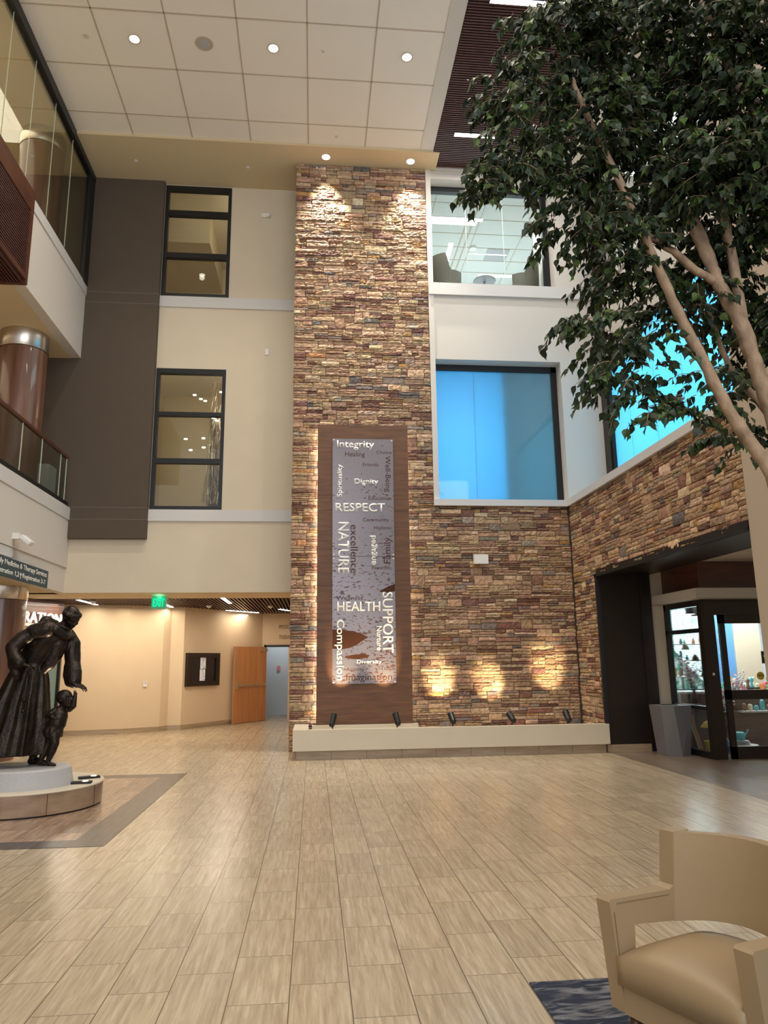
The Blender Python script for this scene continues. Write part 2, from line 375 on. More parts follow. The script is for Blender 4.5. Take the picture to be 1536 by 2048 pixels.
# ------------------------------------------------------------------ setting: stone walls
PAL = [((183, 152, 123), 7), ((170, 139, 112), 7), ((194, 163, 131), 5), ((152, 120, 97), 3.5), ((135, 98, 82), 2.6), ((124, 90, 82), 1.4), ((178, 137, 92), 1.0), ((148, 133, 120), 1.6), ((117, 108, 104), .5), ((207, 180, 151), 1.6)]
PALW = [p[1] for p in PAL]
def stone_wall(name, rects, org, udir, ndir, seed, rough=1.0, notch=None):
    rg = random.Random(seed); V = []; F = []; C = []
    org = Vector(org); ud = Vector(udir); nd = Vector(ndir); up = Vector((0, 0, 1))
    def stone(u0, u1, z0, z1):
        g = .0042; u0 += g; u1 -= g; z0 += g; z1 -= g
        if u1 - u0 < .015 or z1 - z0 < .01: return
        w_, h_ = u1 - u0, z1 - z0
        nx = max(3, min(10, int(w_ / .035))); nz = 3 if h_ < .06 else 4
        base = .026 + rg.random() * .020 * rough; amp = (.004 + rg.random() * .007) * rough
        tx = rg.uniform(-.03, .03); tz = rg.uniform(-.10, .06)
        col = rg.choices(PAL, PALW)[0][0]; k = rg.uniform(.88, 1.08); col = srgb(*[min(255, c * k * rg.uniform(.97, 1.03)) for c in col])
        i0 = len(V)
        jx = [[0 if i in (0, nx) else rg.uniform(-.3, .3) * w_ / nx for i in range(nx + 1)] for j in range(nz + 1)]
        for j in range(nz + 1):
            for i in range(nx + 1):
                edge = i in (0, nx) or j in (0, nz)
                uu_ = u0 + w_ * i / nx + jx[j][i]; zz = z0 + h_ * j / nz + (rg.uniform(-.003, .003) if not edge else rg.uniform(-.0022, .0022))
                d = base + (rg.uniform(-1, 1) * amp) + tx * (i / nx - .5) * w_ + tz * (j / nz - .5) * h_ - (.009 if edge else 0)
                V.append(org + ud * uu_ + up * zz + nd * max(.004, d)); C.append(col)
        W1 = nx + 1
        for j in range(nz):
            for i in range(nx):
                a = i0 + j * W1 + i; F.append((a, a + 1, a + W1 + 1, a + W1))
        ring = [i0 + i for i in range(nx + 1)] + [i0 + j * W1 + nx for j in range(1, nz + 1)] + [i0 + nz * W1 + i for i in range(nx - 1, -1, -1)] + [i0 + j * W1 for j in range(nz - 1, 0, -1)]
        k0 = len(V)
        for r_ in ring:
            p = V[r_]; d = (p - org).dot(nd); V.append(p - nd * (d + .012)); C.append(col)
        n_ = len(ring)
        for q in range(n_): F.append((ring[q], k0 + q, k0 + (q + 1) % n_, ring[(q + 1) % n_]))
    for (a0, a1, z0, z1) in rects:
        z = z0
        while z < z1 - .02:
            hh = min(rg.uniform(.11, .20), z1 - z)
            if z1 - (z + hh) < .05: hh = z1 - z
            u = a0 + rg.uniform(-.012, .01)
            while u < a1 - .03:
                ww = rg.uniform(.20, .50)
                if a1 - (u + ww) < .10: ww = a1 - u + rg.uniform(-.008, .012)
                t = rg.random()
                if t < .08: parts = [1]
                elif t < .60: q = rg.uniform(.36, .64); parts = [q, 1 - q]
                else: q = rg.uniform(.26, .4); q2 = rg.uniform(.26, .4); parts = [q, q2, 1 - q - q2]
                zz = z
                for p in parts:
                    if rg.random() < .35 and ww > .22:
                        s = rg.uniform(.35, .65) * ww; stone(u, u + s, zz, zz + hh * p); stone(u + s, u + ww, zz, zz + hh * p)
                    else: stone(u, u + ww, zz, zz + hh * p)
                    zz += hh * p
                u += ww
            z += hh
    me = bpy.data.meshes.new(name); me.from_pydata([tuple(v) for v in V], [], F)
    ca = me.color_attributes.new('col', 'FLOAT_COLOR', 'POINT')
    ca.data.foreach_set('color', [x for c in C for x in (c[0], c[1], c[2], 1)])
    me.materials.append(M['stone']); me.update()
    o = bpy.data.objects.new(name, me); COL.objects.link(o); o['kind'] = 'structure'; return o
stone_wall('wall_front', [(0, 2.835, 4.66, 12.29), (0, 5.6, 0, 4.66)], (-.45, 14.21, 0), (1, 0, 0), (0, -1, 0), 3, 1.25)
b = nb(); box(b, -.445, 2.385, 14.21, 15.3, 0, 12.3); box(b, 2.385, 6.08, 14.21, 14.5, 0, 4.66); struct('wall_front', b, 'mortar')
# right stone wall with the portal opening, faces -X; u runs towards -Y from the corner
stone_wall('wall_right', [(0, 6.03, 3.13, 4.66), (0, 1.22, 0, 3.13)], (5.21, 14.18, 0), (0, -1, 0), (-1, 0, 0), 11, .8)
b = nb(); box(b, 5.21, 6.1, 8.15, 14.2, 3.2, 4.66); box(b, 5.21, 6.1, 13.0, 14.2, 0, 3.3); struct('wall_right', b, 'mortar')
# pale pier at the right
struct('wall_right', bx(5.19, 7.6, 6.6, 8.15, 0, 12.3), 'pier')

# ------------------------------------------------------------------ setting: painted walls
# left front wall Y=15.13 with two window openings
LW = 15.13
b = nb()
wx0, wx1 = -3.40, -1.93
box(b, -9, wx0, LW, LW + .25, 3.03, 12.4); box(b, wx1, -.44, LW, LW + .25, 3.03, 12.4)
for z0, z1 in ((3.03, 4.745), (7.85, 9.54), (12.27, 12.4)): box(b, wx0, wx1, LW, LW + .25, z0, z1)
struct('wall_left_front', b, 'beige')
b = nb(); box(b, -9, -3.41, 15.0, LW, 4.115, 12.295); struct('wall_left_front', b, 'dark_wall')
b = nb()
for z in (9.51, 9.27, 4.745, 4.50): box(b, -4.95, -3.409, 14.996, 15.01, z, z + .012)
struct('trim_1', b, 'dark_line')
b = nb(); box(b, -3.41, -.45, LW - .03, LW, 9.28, 9.535); box(b, -3.41, -.45, LW - .03, LW, 4.50, 4.742); struct('trim_2', b, 'ledge', bevel=.004)
# right front wall (white) Y=14.2, windows recessed .35
b = nb()
box(b, 2.39, 2.50, 14.16, 14.6, 4.66, 12.29)
box(b, 5.20, 6.09, 14.2, 14.6, 4.66, 12.29)
box(b, 2.50, 5.20, 14.2, 14.6, 7.83, 9.5); box(b, 2.50, 5.20, 14.2, 14.6, 12.1, 12.45)
struct('wall_right_front', b, 'white_wall')
b = nb(); box(b, 2.40, 6.05, 14.13, 14.2, 9.28, 9.55); struct('trim_3', b, 'ledge', bevel=.006)
b = nb(); box(b, 2.385, 5.2, 14.10, 14.6, 4.66, 4.79); struct('trim_4', b, 'ledge', bevel=.006)
b = nb(); box(b, 5.13, 6.2, 8.16, 14.2, 4.66, 4.80); struct('trim_5', b, 'ledge', bevel=.006)
# third floor window left part is hidden by the white trim. Right window wall X=6.08
b = nb()
box(b, 6.08, 6.4, 14.2, 14.6, 4.66, 12.45); box(b, 6.12, 6.4, 6.6, 14.2, 7.83, 9.5); box(b, 6.12, 6.4, 6.6, 14.2, 12.0, 12.45)
struct('wall_right', b, 'white_wall')
b = nb(); box(b, 6.05, 6.4, 13.92, 14.2, 4.66, 12.2); struct('trim_6', b, 'bronze_metal')
b = nb(); box(b, 6.07, 6.13, 6.6, 14.2, 9.3, 9.5); struct('trim_7', b, 'ledge')
# outer shell so that no daylight leaks through the sides
b = nb(); box(b, -14, -13.7, -8, 26, 0, 13); struct('wall_left', b, 'beige')
b = nb(); box(b, 13.7, 14, -8, 26, 0, 13); struct('wall_right', b, 'beige')
b = nb(); box(b, -14, 14, 25.7, 26, 0, 13); struct('wall_back', b, 'hallroom')
b = nb(); box(b, -14, 14, -8, 26, 12.9, 13.1); struct('ceiling', b, 'ceil')

# ------------------------------------------------------------------ ceilings
struct('ceiling', bx(-4.95, 2.2, -5, 13.62, 12.35, 12.5), 'ceil')
b = nb()
for k in range(6): x = 2.215 - 1.2 * k; box(b, x - 1.2 - .0115, x - 1.2 + .0115, -5, 13.62, 12.343, 12.352)
for k in range(15): y = 13.03 - 1.205 * k; box(b, -4.95, 2.2, y - .0115, y + .0115, 12.343, 12.352)
struct('ceiling', b, 'grid')
struct('trim_8', bx(2.2, 2.48, -5, 13.72, 12.335, 12.6), 'ceiltrim')
struct('ceiling', bx(-4.95, 2.62, 13.61, 15.3, 12.292, 12.6), 'tan')
struct('trim_9', bx(2.48, 6.1, 14.12, 14.3, 12.3, 12.6), 'ceiltrim')
# slatted ceiling
b = nb()
y = 14.08
while y > 3.2:
    box(b, 2.49, 5.35, y - .026, y, 12.32, 12.36); y -= .056
tag(struct('ceiling', b, 'slat'), 'dark red brown slatted ceiling', 'ceiling')
struct('ceiling', bx(2.49, 5.35, 3, 14.12, 12.42, 12.5), 'slat_bk')
struct('trim_10', bx(5.35, 5.45, 3, 14.12, 12.31, 12.6), 'ceiltrim')
struct('ceiling', bx(5.45, 7.6, 3, 14.2, 12.34, 12.5), 'ceil')

# ------------------------------------------------------------------ left balconies
XL = -4.95
# third floor edge
b = nb(); box(b, -5.15, XL, 11.93, 15.0, 7.98, 9.42); box(b, -5.15, XL, 11.93, 15.13, 9.42, 9.6); struct('wall_left', b, 'white_wall')
struct('trim_11', bx(XL - .02, XL + .02, 11.93, 15.0, 9.42, 9.64), 'ledge', bevel=.004)
struct('ceiling', bx(-13.7, -5.15, 11.94, 15.0, 7.97, 8.3), 'tan'); struct('ceiling', bx(-13.7, -5.15, 4, 11.94, 8.08, 8.3), 'tan')
light('gallery_fill', 'AREA', (-7.2, 11.5, 12.3), 150, SOFT, (-7.2, 11.5, 9), 2.5, 5)  # unseen area light, added to brighten the gallery behind its glass
light('gallery_fill', 'AREA', (-8.5, 11.5, 7.9), 60, WARM, (-8.5, 11.5, 5), 2, 4)  # another added area light, for the room behind the balcony
struct('floor', bx(-13.7, -5.15, 4, 15.1, 9.3, 9.5), 'beige')
struct('ceiling', bx(-13.7, -5.2, 4, 15.1, 12.4, 12.6), 'tan')
struct('wall_left', bx(-9.3, -9.1, 4, 15.0, 9.5, 12.4), 'beige')
struct('wall_left', bx(-11.3, -11.1, 4, 15.0, 4.7, 8), 'beige')
# wood slat fascia
fx = XL + .04
t = thing('slatted_wood_fascia', 'dark wood slatted fascia panel under the upper left glass gallery', 'wood panel', (fx, 9, 8))
b = nb(); box(b, fx - .12, fx, 4, 11.93, 9.32, 9.72); box(b, fx - .12, fx, 11.80, 11.93, 8.03, 9.32); box(b, fx - .12, fx, 4, 11.80, 8.03, 8.13)
box(b, fx - 3, fx - .0, 11.86, 11.93, 7.97, 8.03); box(b, fx - .45, fx - .38, 4, 11.86, 7.97, 8.03)
obj('frame', b, 'redwood', t)
b = nb(); z = 8.16
while z < 9.31: box(b, fx - .07, fx - .01, 4, 11.80, z, z + .028); z += .052
x = fx - .05
while x > fx - 2.6: box(b, x - .03, x, 4, 11.86, 7.98, 8.03); x -= .056
obj('slats', b, 'slat', t)
obj('backing', box(bx(fx - .12, fx - .10, 4, 11.80, 8.1, 9.33), fx - 3, fx - .1, 4, 11.9, 8.04, 8.06), 'slat_bk', t)
# third floor glass wall
t = thing('glass_gallery_wall', 'tall frameless glass wall with black frame along the upper left gallery', 'glass wall', (XL, 11, 9.6))
b = nb(); box(b, XL - .06, XL + .04, 4, 15.0, 12.15, 12.42); box(b, XL - .06, XL + .03, 14.72, 15.0, 9.62, 12.42); box(b, XL - .06, XL + .005, 4, 15.0, 9.60, 9.68)
obj('frame', b, 'black', t)
ys = [14.72, 13.635, 12.63, 11.613, 10.61, 9.6, 8.6, 7.6]
for i in range(len(ys) - 1):
    obj('glass_pane', bx(XL - .026, XL - .022, ys[i + 1] + .002, ys[i] - .002, 9.68, 12.15), 'glass', t)
for y in ys[1:-1]: obj('joint', bx(XL - .0262, XL - .0218, y - .002, y + .002, 9.68, 12.15), 'glass_edge', t)
# second floor edge and railing
b = nb(); box(b, -5.15, XL, 4, 15.13, 3.53, 4.70); box(b, -5.15, XL - .03, 4, 15.13, 3.03, 3.53); struct('wall_left', b, 'white_wall')
struct('trim_12', bx(XL - .02, XL + .02, 4, 15.0, 4.485, 4.735), 'ledge', bevel=.004)
struct('floor', bx(-13.7, -5.15, 4, 15.1, 4.4, 4.70), 'beige')
struct('ceiling', bx(-13.7, -5.15, 4, 16.5, 3.03, 3.3), 'tan')
t = thing('glass_railing', 'glass balustrade with wooden handrail on the middle left balcony', 'railing', (XL, 12, 4.74))
obj('handrail', bx(XL - .05, XL + .01, 6, 14.75, 5.69, 5.745), 'redwood', t, bevel=.012)
obj('base_shoe', bx(XL - .06, XL + .0, 6, 14.9, 4.735, 4.83), 'black', t)
yr = [14.72, 14.38, 13.375, 12.45, 11.45, 10.45, 9.45]
for i in range(len(yr) - 1):
    obj('glass_pane', bx(XL - .026, XL - .022, yr[i + 1] + .002, yr[i] - .002, 4.83, 5.69), 'glass_rail', t)
for y in yr[:-1]: obj('joint', bx(XL - .028, XL - .020, y - .003, y + .003, 4.83, 5.69), 'glass_edge', t)
single('storage_cabinet', bx(-5.6, -5.2, 14.42, 14.85, 4.7, 5.5), 'hallroom', 'pale grey cabinet behind the balcony glass beside the dark wall', 'cabinet', bevel=.01)
# columns
def column(name, z0, z1, ch, label, x=-5.68, y=13.95, r=.43):
    t = thing(name, label, 'column', (x, y, z0))
    obj('shaft', lathe(nb(), [(r, z0), (r, z0 + .004), (r, z1 - ch - .012), (r, z1 - ch - .008)], (x, y, 0), 64), 'colwood', t, smooth=False)
    obj('steel_collar', lathe(nb(), [(r + .008, z1 - ch), (r + .012, z1 - ch + .004), (r + .012, z1 - .006), (r + .012, z1 - .001)], (x, y, 0), 64), 'chrome', t)
    for c in t.children:
        for p in c.data.polygons: p.use_smooth = len(p.vertices) == 4
column('wood_column', 0, 3.03, .24, 'round wood clad column with steel collar behind the statue')
column('wood_column', 4.7, 7.97, .36, 'round wood clad column with steel collar on the middle balcony')
column('wood_column', 9.5, 12.4, .34, 'round wood clad column seen through the upper left gallery glass')

# hanging sign, grille, emergency light
t = thing('hanging_sign', 'navy hanging sign reading Family Medicine & Therapy Services', 'sign', (-4.88, 12.5, 3.0))
obj('board', bx(-4.90, -4.87, 11.05, 13.9, 3.0, 3.31), 'sign_blue', t, bevel=.003)
def on_left(bm, x, y, z):   # text facing +X, reads towards +Y
    bmesh.ops.transform(bm, matrix=Matrix(((0, 0, 1, x), (1, 0, 0, y), (0, 1, 0, z), (0, 0, 0, 1))), verts=bm.verts); return bm
obj('lettering', on_left(text_fit('Family Medicine & Therapy Services', 2.30, .115, .008, 0, .003), -4.87, 11.52, 3.165), 'letters', t)
obj('lettering', on_left(text_fit('Registration 1,2', 1.05, .105, .008, 0, .003), -4.87, 11.52, 3.03), 'letters', t)
obj('lettering', on_left(text_fit('Registration 3-7', 1.06, .105, .008, 0, .003), -4.87, 12.72, 3.03), 'letters', t)
b = nb(); prism_z(b, [(-.007, 0), (.007, 0), (.007, .07), (.035, .055), (.035, .072), (0, .105), (-.035, .072), (-.035, .055), (-.007, .07)], 0, .003)
obj('arrow', on_left(b, -4.87, 12.64, 3.03), 'letters', t)
t = thing('air_grille', 'white slotted air grille above the navy hanging sign', 'vent', (XL - .03, 11.9, 3.4))
b = nb(); box(b, XL - .03, XL - .018, 11.2, 12.5, 3.36, 3.385); box(b, XL - .03, XL - .018, 11.2, 12.5, 3.495, 3.515); box(b, XL - .03, XL - .018, 12.48, 12.5, 3.36, 3.515)
y = 11.22
while y < 12.47: box(b, XL - .03, XL - .016, y, y + .014, 3.385, 3.495); y += .034
obj('frame', b, 'white_pl', t); obj('backing', bx(XL - .0302, XL - .029, 11.2, 12.5, 3.36, 3.51), 'slat_bk', t)
t = thing('emergency_light', 'white tilted wall fixture below the middle left balcony', 'wall light', (XL, 12.55, 3.68))
obj('mount', bx(XL, XL + .10, 12.36, 12.46, 3.66, 3.76), 'white_pl', t, bevel=.01)
b = box(nb(), -.10, .10, -.13, .13, -.045, .045); bmesh.ops.transform(b, matrix=Matrix.Translation((XL + .18, 12.52, 3.66)) @ Matrix.Rotation(R(40), 4, 'Y') @ Matrix.Rotation(R(8), 4, 'Z'), verts=b.verts)
obj('housing', b, 'white_pl', t, bevel=.02)

# ------------------------------------------------------------------ left windows (rooms behind)
def left_window(n, z0, z1, bars):
    t = bpy.data.objects.new('window_%d' % n, None); COL.objects.link(t); t['kind'] = 'structure'; t.location = ((wx0 + wx1) / 2, LW, z0); FRAME[t] = Matrix.Translation(t.location)
    b = nb(); f = .075
    box(b, wx0, wx0 + f, LW - .01, LW + .12, z0, z1); box(b, wx1 - f, wx1, LW - .01, LW + .12, z0, z1)
    for a, c in [(z0, z0 + f), (z1 - .11, z1)] + bars: box(b, wx0, wx1, LW - .012, LW + .11, a, c)
    obj('window_frame', b, 'black', t)
    obj('glass_pane', bx(wx0 + .02, wx1 - .02, LW + .05, LW + .06, z0 + .02, z1 - .02), 'glass', t)
left_window(1, 9.54, 12.27, [(11.53, 11.65), (10.48, 10.60)])
left_window(2, 4.745, 7.85, [(6.785, 6.87), (5.74, 5.845)])
for z0, z1, nm in ((9.45, 12.2, 3), (4.6, 8.4, 2)):
    b = nb(); box(b, -4.2, -4.05, 15.38, 19.2, z0, z1 + .3); box(b, -4.2, -.5, 19.0, 19.2, z0, z1 + .3); box(b, -.6, -.45, 15.38, 19.2, z0, z1 + .3)
    struct('wall_stair', b, 'beige'); struct('floor', bx(-4.2, -.45, 15.38, 19.2, z0 - .15, z0), 'beige')
    struct('ceiling', bx(-4.2, -.45, 15.38, 19.2, z1 + .25, z1 + .4), 'ceil')
light('stair_lamp', 'POINT', (-1.0, 15.9, 12.0), 30, SOFT, size=.2)
light('stair_lamp', 'POINT', (-1.0, 15.9, 7.9), 40, SOFT, size=.2)
# soffit box, door and hanging lamp cluster seen through the windows
struct('wall_stair', bx(-4.05, -2.6, 16.5, 19.0, 11.7, 12.45), 'beige')
t = thing('stair_door', 'grey door with push bar seen low in the upper left window', 'door', (-2.1, 18.95, 9.45)); obj('panel', bx(-2.5, -1.6, 18.9, 18.99, 9.45, 11.6), 'grey_pl', t); obj('push_bar', bx(-2.45, -1.7, 18.84, 18.9, 10.45, 10.53), 'chrome', t)
t = thing('stair_door', 'dark grained door with long steel bolt in the lower left window', 'door', (-2.2, 18.95, 4.6)); obj('panel', bx(-2.75, -1.5, 18.9, 18.99, 4.6, 8.2), 'dkwood', t); obj('push_bar', bx(-2.5, -1.6, 18.82, 18.9, 5.6, 5.7), 'chrome', t); obj('bolt_rod', cyl(nb(), (-2.45, 18.86, 5.7), (-2.45, 18.86, 7.2), .012), 'chrome', t)
rg = random.Random(5)
for i in range(18):
    x = rg.uniform(-3.0, -1.75); zz = rg.uniform(7.15, 7.9) if i < 14 else rg.uniform(6.4, 6.9); yy = rg.uniform(16.3, 17.3)
    b = nb(); ball(b, (x, yy, zz), .034, 1.3, 1, .55, 10, 6)
    tag(obj('glass_pendant', b, 'white_em'), 'small glowing pendant drop in the cluster behind the lower left window', 'pendant light', 'pendant drops behind the lower left window')
b = nb(); rg = random.Random(9)
for i in range(46):
    x0 = rg.uniform(-2.45, -2.12); y0 = rg.uniform(16.9, 17.15); P_ = []
    for k in range(16):
        z = 8.3 - k * .2; sp = max(0, (7.2 - z)) * .16 + max(0, z - 7.9) * .1
        P_.append((x0 + (x0 + 2.28) * sp * 3 + .035 * math.sin(k * 1.1 + i * 1.7), y0 + .03 * math.cos(k * .9 + i), z))
    tube(b, P_, .0055, 4)
tag(obj('strand_sculpture', b, 'chrome'), 'hanging sculpture of wavy metal strands behind the lower left window', 'sculpture', kind='stuff')
for nm, lab, x, z in (('motion_sensor', 'small white sensor high on the beige wall right of the upper window', -1.15, 11.6),):
    t = thing(nm, lab, 'sensor', (x, LW - .02, z)); obj('housing', bx(x - .10, x + .06, LW - .05, LW, z - .05, z + .05), 'white_pl', t, bevel=.015)
    obj('lens', ball(nb(), (x + .05, LW - .055, z + .0), .055, 1, .7, 1), 'white_pl', t, smooth=True)
single('wall_plate', bx(-1.10, -1.03, LW - .015, LW, 8.22, 8.36), 'white_pl', 'small cream plate on the beige wall above the lower left window', 'wall plate', bevel=.004)

# ------------------------------------------------------------------ right windows
M['blue'] = None
def blue_glass(name, col, trans, em):
    mt, t, n, l = nt(name); n.remove(n['Principled BSDF'])
    d = N(n, 'ShaderNodeBsdfTranslucent'); d.inputs[0].default_value = c4(col)
    df = N(n, 'ShaderNodeBsdfDiffuse'); df.inputs[0].default_value = c4(tuple(c * .5 for c in col))
    g = N(n, 'ShaderNodeBsdfGlossy'); g.inputs['Roughness'].default_value = .03
    a = N(n, 'ShaderNodeMixShader'); a.inputs[0].default_value = .25; l.new(d.outputs[0], a.inputs[1]); l.new(df.outputs[0], a.inputs[2])
    c = N(n, 'ShaderNodeMixShader'); c.inputs[0].default_value = .06; l.new(a.outputs[0], c.inputs[1]); l.new(g.outputs[0], c.inputs[2])
    l.new(c.outputs[0], n['Material Output'].inputs[0]); return mt
M['blue'] = blue_glass('blue_film_glass', (.40, .64, .76), .8, 0)
t = bpy.data.objects.new('window_3', None); COL.objects.link(t); t['kind'] = 'structure'; t.location = (3.9, 14.4, 4.8); FRAME[t] = Matrix.Translation(t.location)
b = nb(); box(b, 2.5, 5.2, 14.48, 14.58, 7.70, 7.83); box(b, 5.08, 5.2, 14.48, 14.58, 4.79, 7.83)
obj('window_frame', b, 'black', t); obj('glass_pane', bx(2.5, 3.37, 14.53, 14.545, 4.79, 7.75), 'blue', t); obj('glass_pane', bx(3.376, 5.12, 14.53, 14.545, 4.79, 7.75), 'blue', t)
# box added behind the blue window, with an unseen baffle shading its right part
b = nb(); box(b, 3.98, 4.05, 14.63, 18, 4.6, 8.2); box(b, 2.3, 2.42, 14.6, 18, 4.6, 8.2); box(b, 5.6, 5.7, 14.62, 18, 4.6, 8.2)
box(b, 2.3, 5.7, 18, 18.1, 4.6, 8.2); box(b, 2.3, 5.7, 14.6, 18, 8.1, 8.2); box(b, 2.3, 5.7, 14.6, 18, 4.55, 4.7)
struct('wall_right_front', b, 'hallroom')
light('window_daylight', 'AREA', (3.1, 16.2, 5.9), 105, (.22, .70, 1), (3.1, 14.5, 5.8), 1.5, 3)
light('window_daylight', 'AREA', (4.8, 17, 6.2), 26, (.90, .98, .9), (4.8, 14.5, 6.2), 1.5, 3)
t = bpy.data.objects.new('window_4', None); COL.objects.link(t); t['kind'] = 'structure'; t.location = (3.9, 14.4, 9.5); FRAME[t] = Matrix.Translation(t.location)
b = nb(); box(b, 2.5, 5.2, 14.46, 14.58, 11.98, 12.12); box(b, 5.08, 5.2, 14.46, 14.58, 9.5, 12.12)
obj('window_frame', b, 'black', t)
xs = [2.5, 3.34, 4.19, 5.1]
for i in range(3): obj('glass_pane', bx(xs[i] + .004, xs[i + 1] - .004, 14.53, 14.542, 9.5, 12.0), 'glass_store', t)
for x in xs[1:3]: obj('joint', bx(x - .004, x + .004, 14.525, 14.546, 9.5, 12.0), 'glass_edge', t)
# third floor lounge
for q_ in ((5.27, 5.38, 14.6, 15.7, 9.4, 12.4), (2.3, 9, 22.8, 23, 9.4, 12.4), (8.9, 9.05, 14.6, 23, 9.4, 12.4), (2.28, 2.42, 14.6, 23, 9.4, 12.4)): struct('wall_lounge', bx(*q_), 'white_wall')
struct('floor', bx(2.4, 9, 14.6, 23, 9.3, 9.55), 'hallroom')
struct('ceiling', bx(2.3, 9, 14.6, 23, 12.0, 12.15), mat('lounge_ceiling', srgb(204, 210, 204), .8))
b = nb()
for k in range(13): y = 14.88 + .6 * k; box(b, 2.45, 9, y - .006, y + .006, 11.99, 12.002)
for k in range(6): x = 2.72 + 1.2 * k; box(b, x - .006, x + .006, 14.6, 23, 11.99, 12.002)
box(b, 3.60, 3.63, 14.6, 23, 11.985, 12.002); box(b, 3.75, 3.78, 14.6, 23, 11.985, 12.002)
struct('ceiling', b, 'grid')
def strip(loc, l, w_, h, m_, label, group, rz=0, mat_='black', nm='linear_light'):
    t = thing(nm, label, 'ceiling light', loc, rz, group)
    obj('housing', bx(-l / 2 - .01, l / 2 + .01, -w_ / 2 - .01, w_ / 2 + .01, .003, h), mat_, t, world=False)
    obj('lens', bx(-l / 2, l / 2, -w_ / 2, w_ / 2, -.004, .003), m_, t, world=False); return t
for (x, y, l, rz, lab) in ((3.35, 15.48, 1.25, 0, 'long bright linear light nearest the glass of the upper lounge'), (3.42, 17.0, 1.0, 88, 'linear light running away from the glass in the upper lounge'), (5.1, 18.0, 1.3, 0, 'rearmost linear light in the upper lounge ceiling'), (4.45, 16.95, 1.0, 0, 'thin linear light in the middle of the upper lounge ceiling')):
    strip((x, y, 11.985), l, .11 if 'thin' not in lab else .03, .02, 'cool_em', lab, None, R(rz), 'white_pl')
light('lounge_lamp', 'AREA', (4.5, 17, 11.9), 120, (.92, 1, 1), (4.5, 17, 9), 3, 4)
light('lounge_up', 'AREA', (4.5, 17.5, 9.8), 60, (.92, 1, 1), (4.5, 17, 12), 3, 3)
single('smoke_detector', cyl(nb(), (4.0, 16.67, 11.94), (4.0, 16.67, 12.0), .09), 'white_pl', 'round white smoke detector on the upper lounge ceiling', 'smoke detector', bevel=.015)
single('dome_camera', ball(nb(), (4.0, 18.6, 11.97), .12, 1, 1, .8), 'white_pl', 'small dome camera on the upper lounge ceiling above the chairs', 'camera', smooth=True)
single('air_diffuser', bx(4.4, 4.98, 16.7, 17.25, 11.985, 11.998), 'grey_pl', 'square grey air diffuser in the upper lounge ceiling', 'vent')
def tub_chair(x, y, z, rz, label):
    t = thing('tub_chair', label, 'chair', (x, y, z), rz)
    b = nb(); n_ = 36; rings = []
    for i in range(n_ + 1):
        a = R(-20 + 220 * i / n_); s = math.sin(a)
        top = .66 + .42 * max(0, min(1, (s - .45) * 6))
        o_ = Vector((math.cos(a) * .42, math.sin(a) * .38, 0)); i_ = Vector((math.cos(a) * .36, math.sin(a) * .32, 0))
        rings.append([b.verts.new(o_ + Vector((0, 0, .30))), b.verts.new(o_ * 1.04 + Vector((0, 0, top))), b.verts.new(i_ * 1.04 + Vector((0, 0, top))), b.verts.new(i_ + Vector((0, 0, .30)))])
    for p, q in zip(rings, rings[1:]):
        for k in range(4): b.faces.new((p[k], q[k], q[(k + 1) % 4], p[(k + 1) % 4]))
    b.faces.new(rings[0]); b.faces.new(rings[-1][::-1])
    obj('shell', b, 'leather_grey', t, world=False, bevel=.012)
    obj('seat', lathe(nb(), [(.30, .34), (.335, .38), (.335, .50), (.30, .55)], seg=24, sy=.9), 'leather_grey', t, world=False, smooth=True)
    for sx in (-.22, .22):
        for sy in (-.2, .2): obj('leg', cyl(nb(), (sx, sy, .29), (sx * 1.15, sy * 1.15, 0), .02, .013, 8), 'dkwood', t, world=False)
tub_chair(4.76, 15.14, 9.55, R(-120), 'grey tub chair at the right side of the upper lounge window')
tub_chair(2.95, 15.14, 9.55, R(120), 'grey tub chair at the left side of the upper lounge window')
t = thing('side_table', 'low round table between the two grey tub chairs upstairs', 'table', (3.86, 15.1, 9.55)); obj('table_top', lathe(nb(), [(.25, .60), (.26, .62), (.25, .64)]), 'grey_pl', t, world=False); obj('pedestal', cyl(nb(), (0, 0, 0), (0, 0, .60), .03), 'chrome', t, world=False)

# right side window wall X=6.08
t = bpy.data.objects.new('window_5', None); COL.objects.link(t); t['kind'] = 'structure'; t.location = (6.2, 11, 4.8); FRAME[t] = Matrix.Translation(t.location)
b = nb(); box(b, 6.08, 6.18, 13.82, 13.92, 4.66, 7.83); box(b, 6.08, 6.18, 6.6, 13.92, 7.72, 7.83); obj('window_frame', b, 'black', t)
yy = [13.84, 13.05, 12.0, 11.0, 10.0, 9.0, 8.0, 6.6]
for i in range(7): obj('glass_pane', bx(6.13, 6.145, yy[i + 1] + .004, yy[i] - .004, 4.7, 7.75), 'blue', t)
t = bpy.data.objects.new('window_6', None); COL.objects.link(t); t['kind'] = 'structure'; t.location = (6.2, 11, 9.5); FRAME[t] = Matrix.Translation(t.location)
b = nb(); box(b, 6.08, 6.18, 13.82, 13.92, 9.5, 12.0); box(b, 6.08, 6.18, 6.6, 13.92, 11.9, 12.0); obj('window_frame', b, 'black', t)
for i in range(7): obj('glass_pane', bx(6.13, 6.142, yy[i + 1] + .004, yy[i] - .004, 9.5, 11.95), 'glass_store', t)
b = nb(); box(b, 6.4, 8.4, 6.5, 14.5, 4.5, 4.6); box(b, 6.4, 8.4, 6.5, 14.5, 8.2, 8.3); box(b, 8.3, 8.4, 6.5, 14.5, 4.5, 8.3); box(b, 6.4, 8.4, 6.4, 6.5, 4.5, 8.3); box(b, 6.4, 8.4, 14.5, 14.6, 4.5, 8.3)
struct('wall_right', b, 'hallroom')
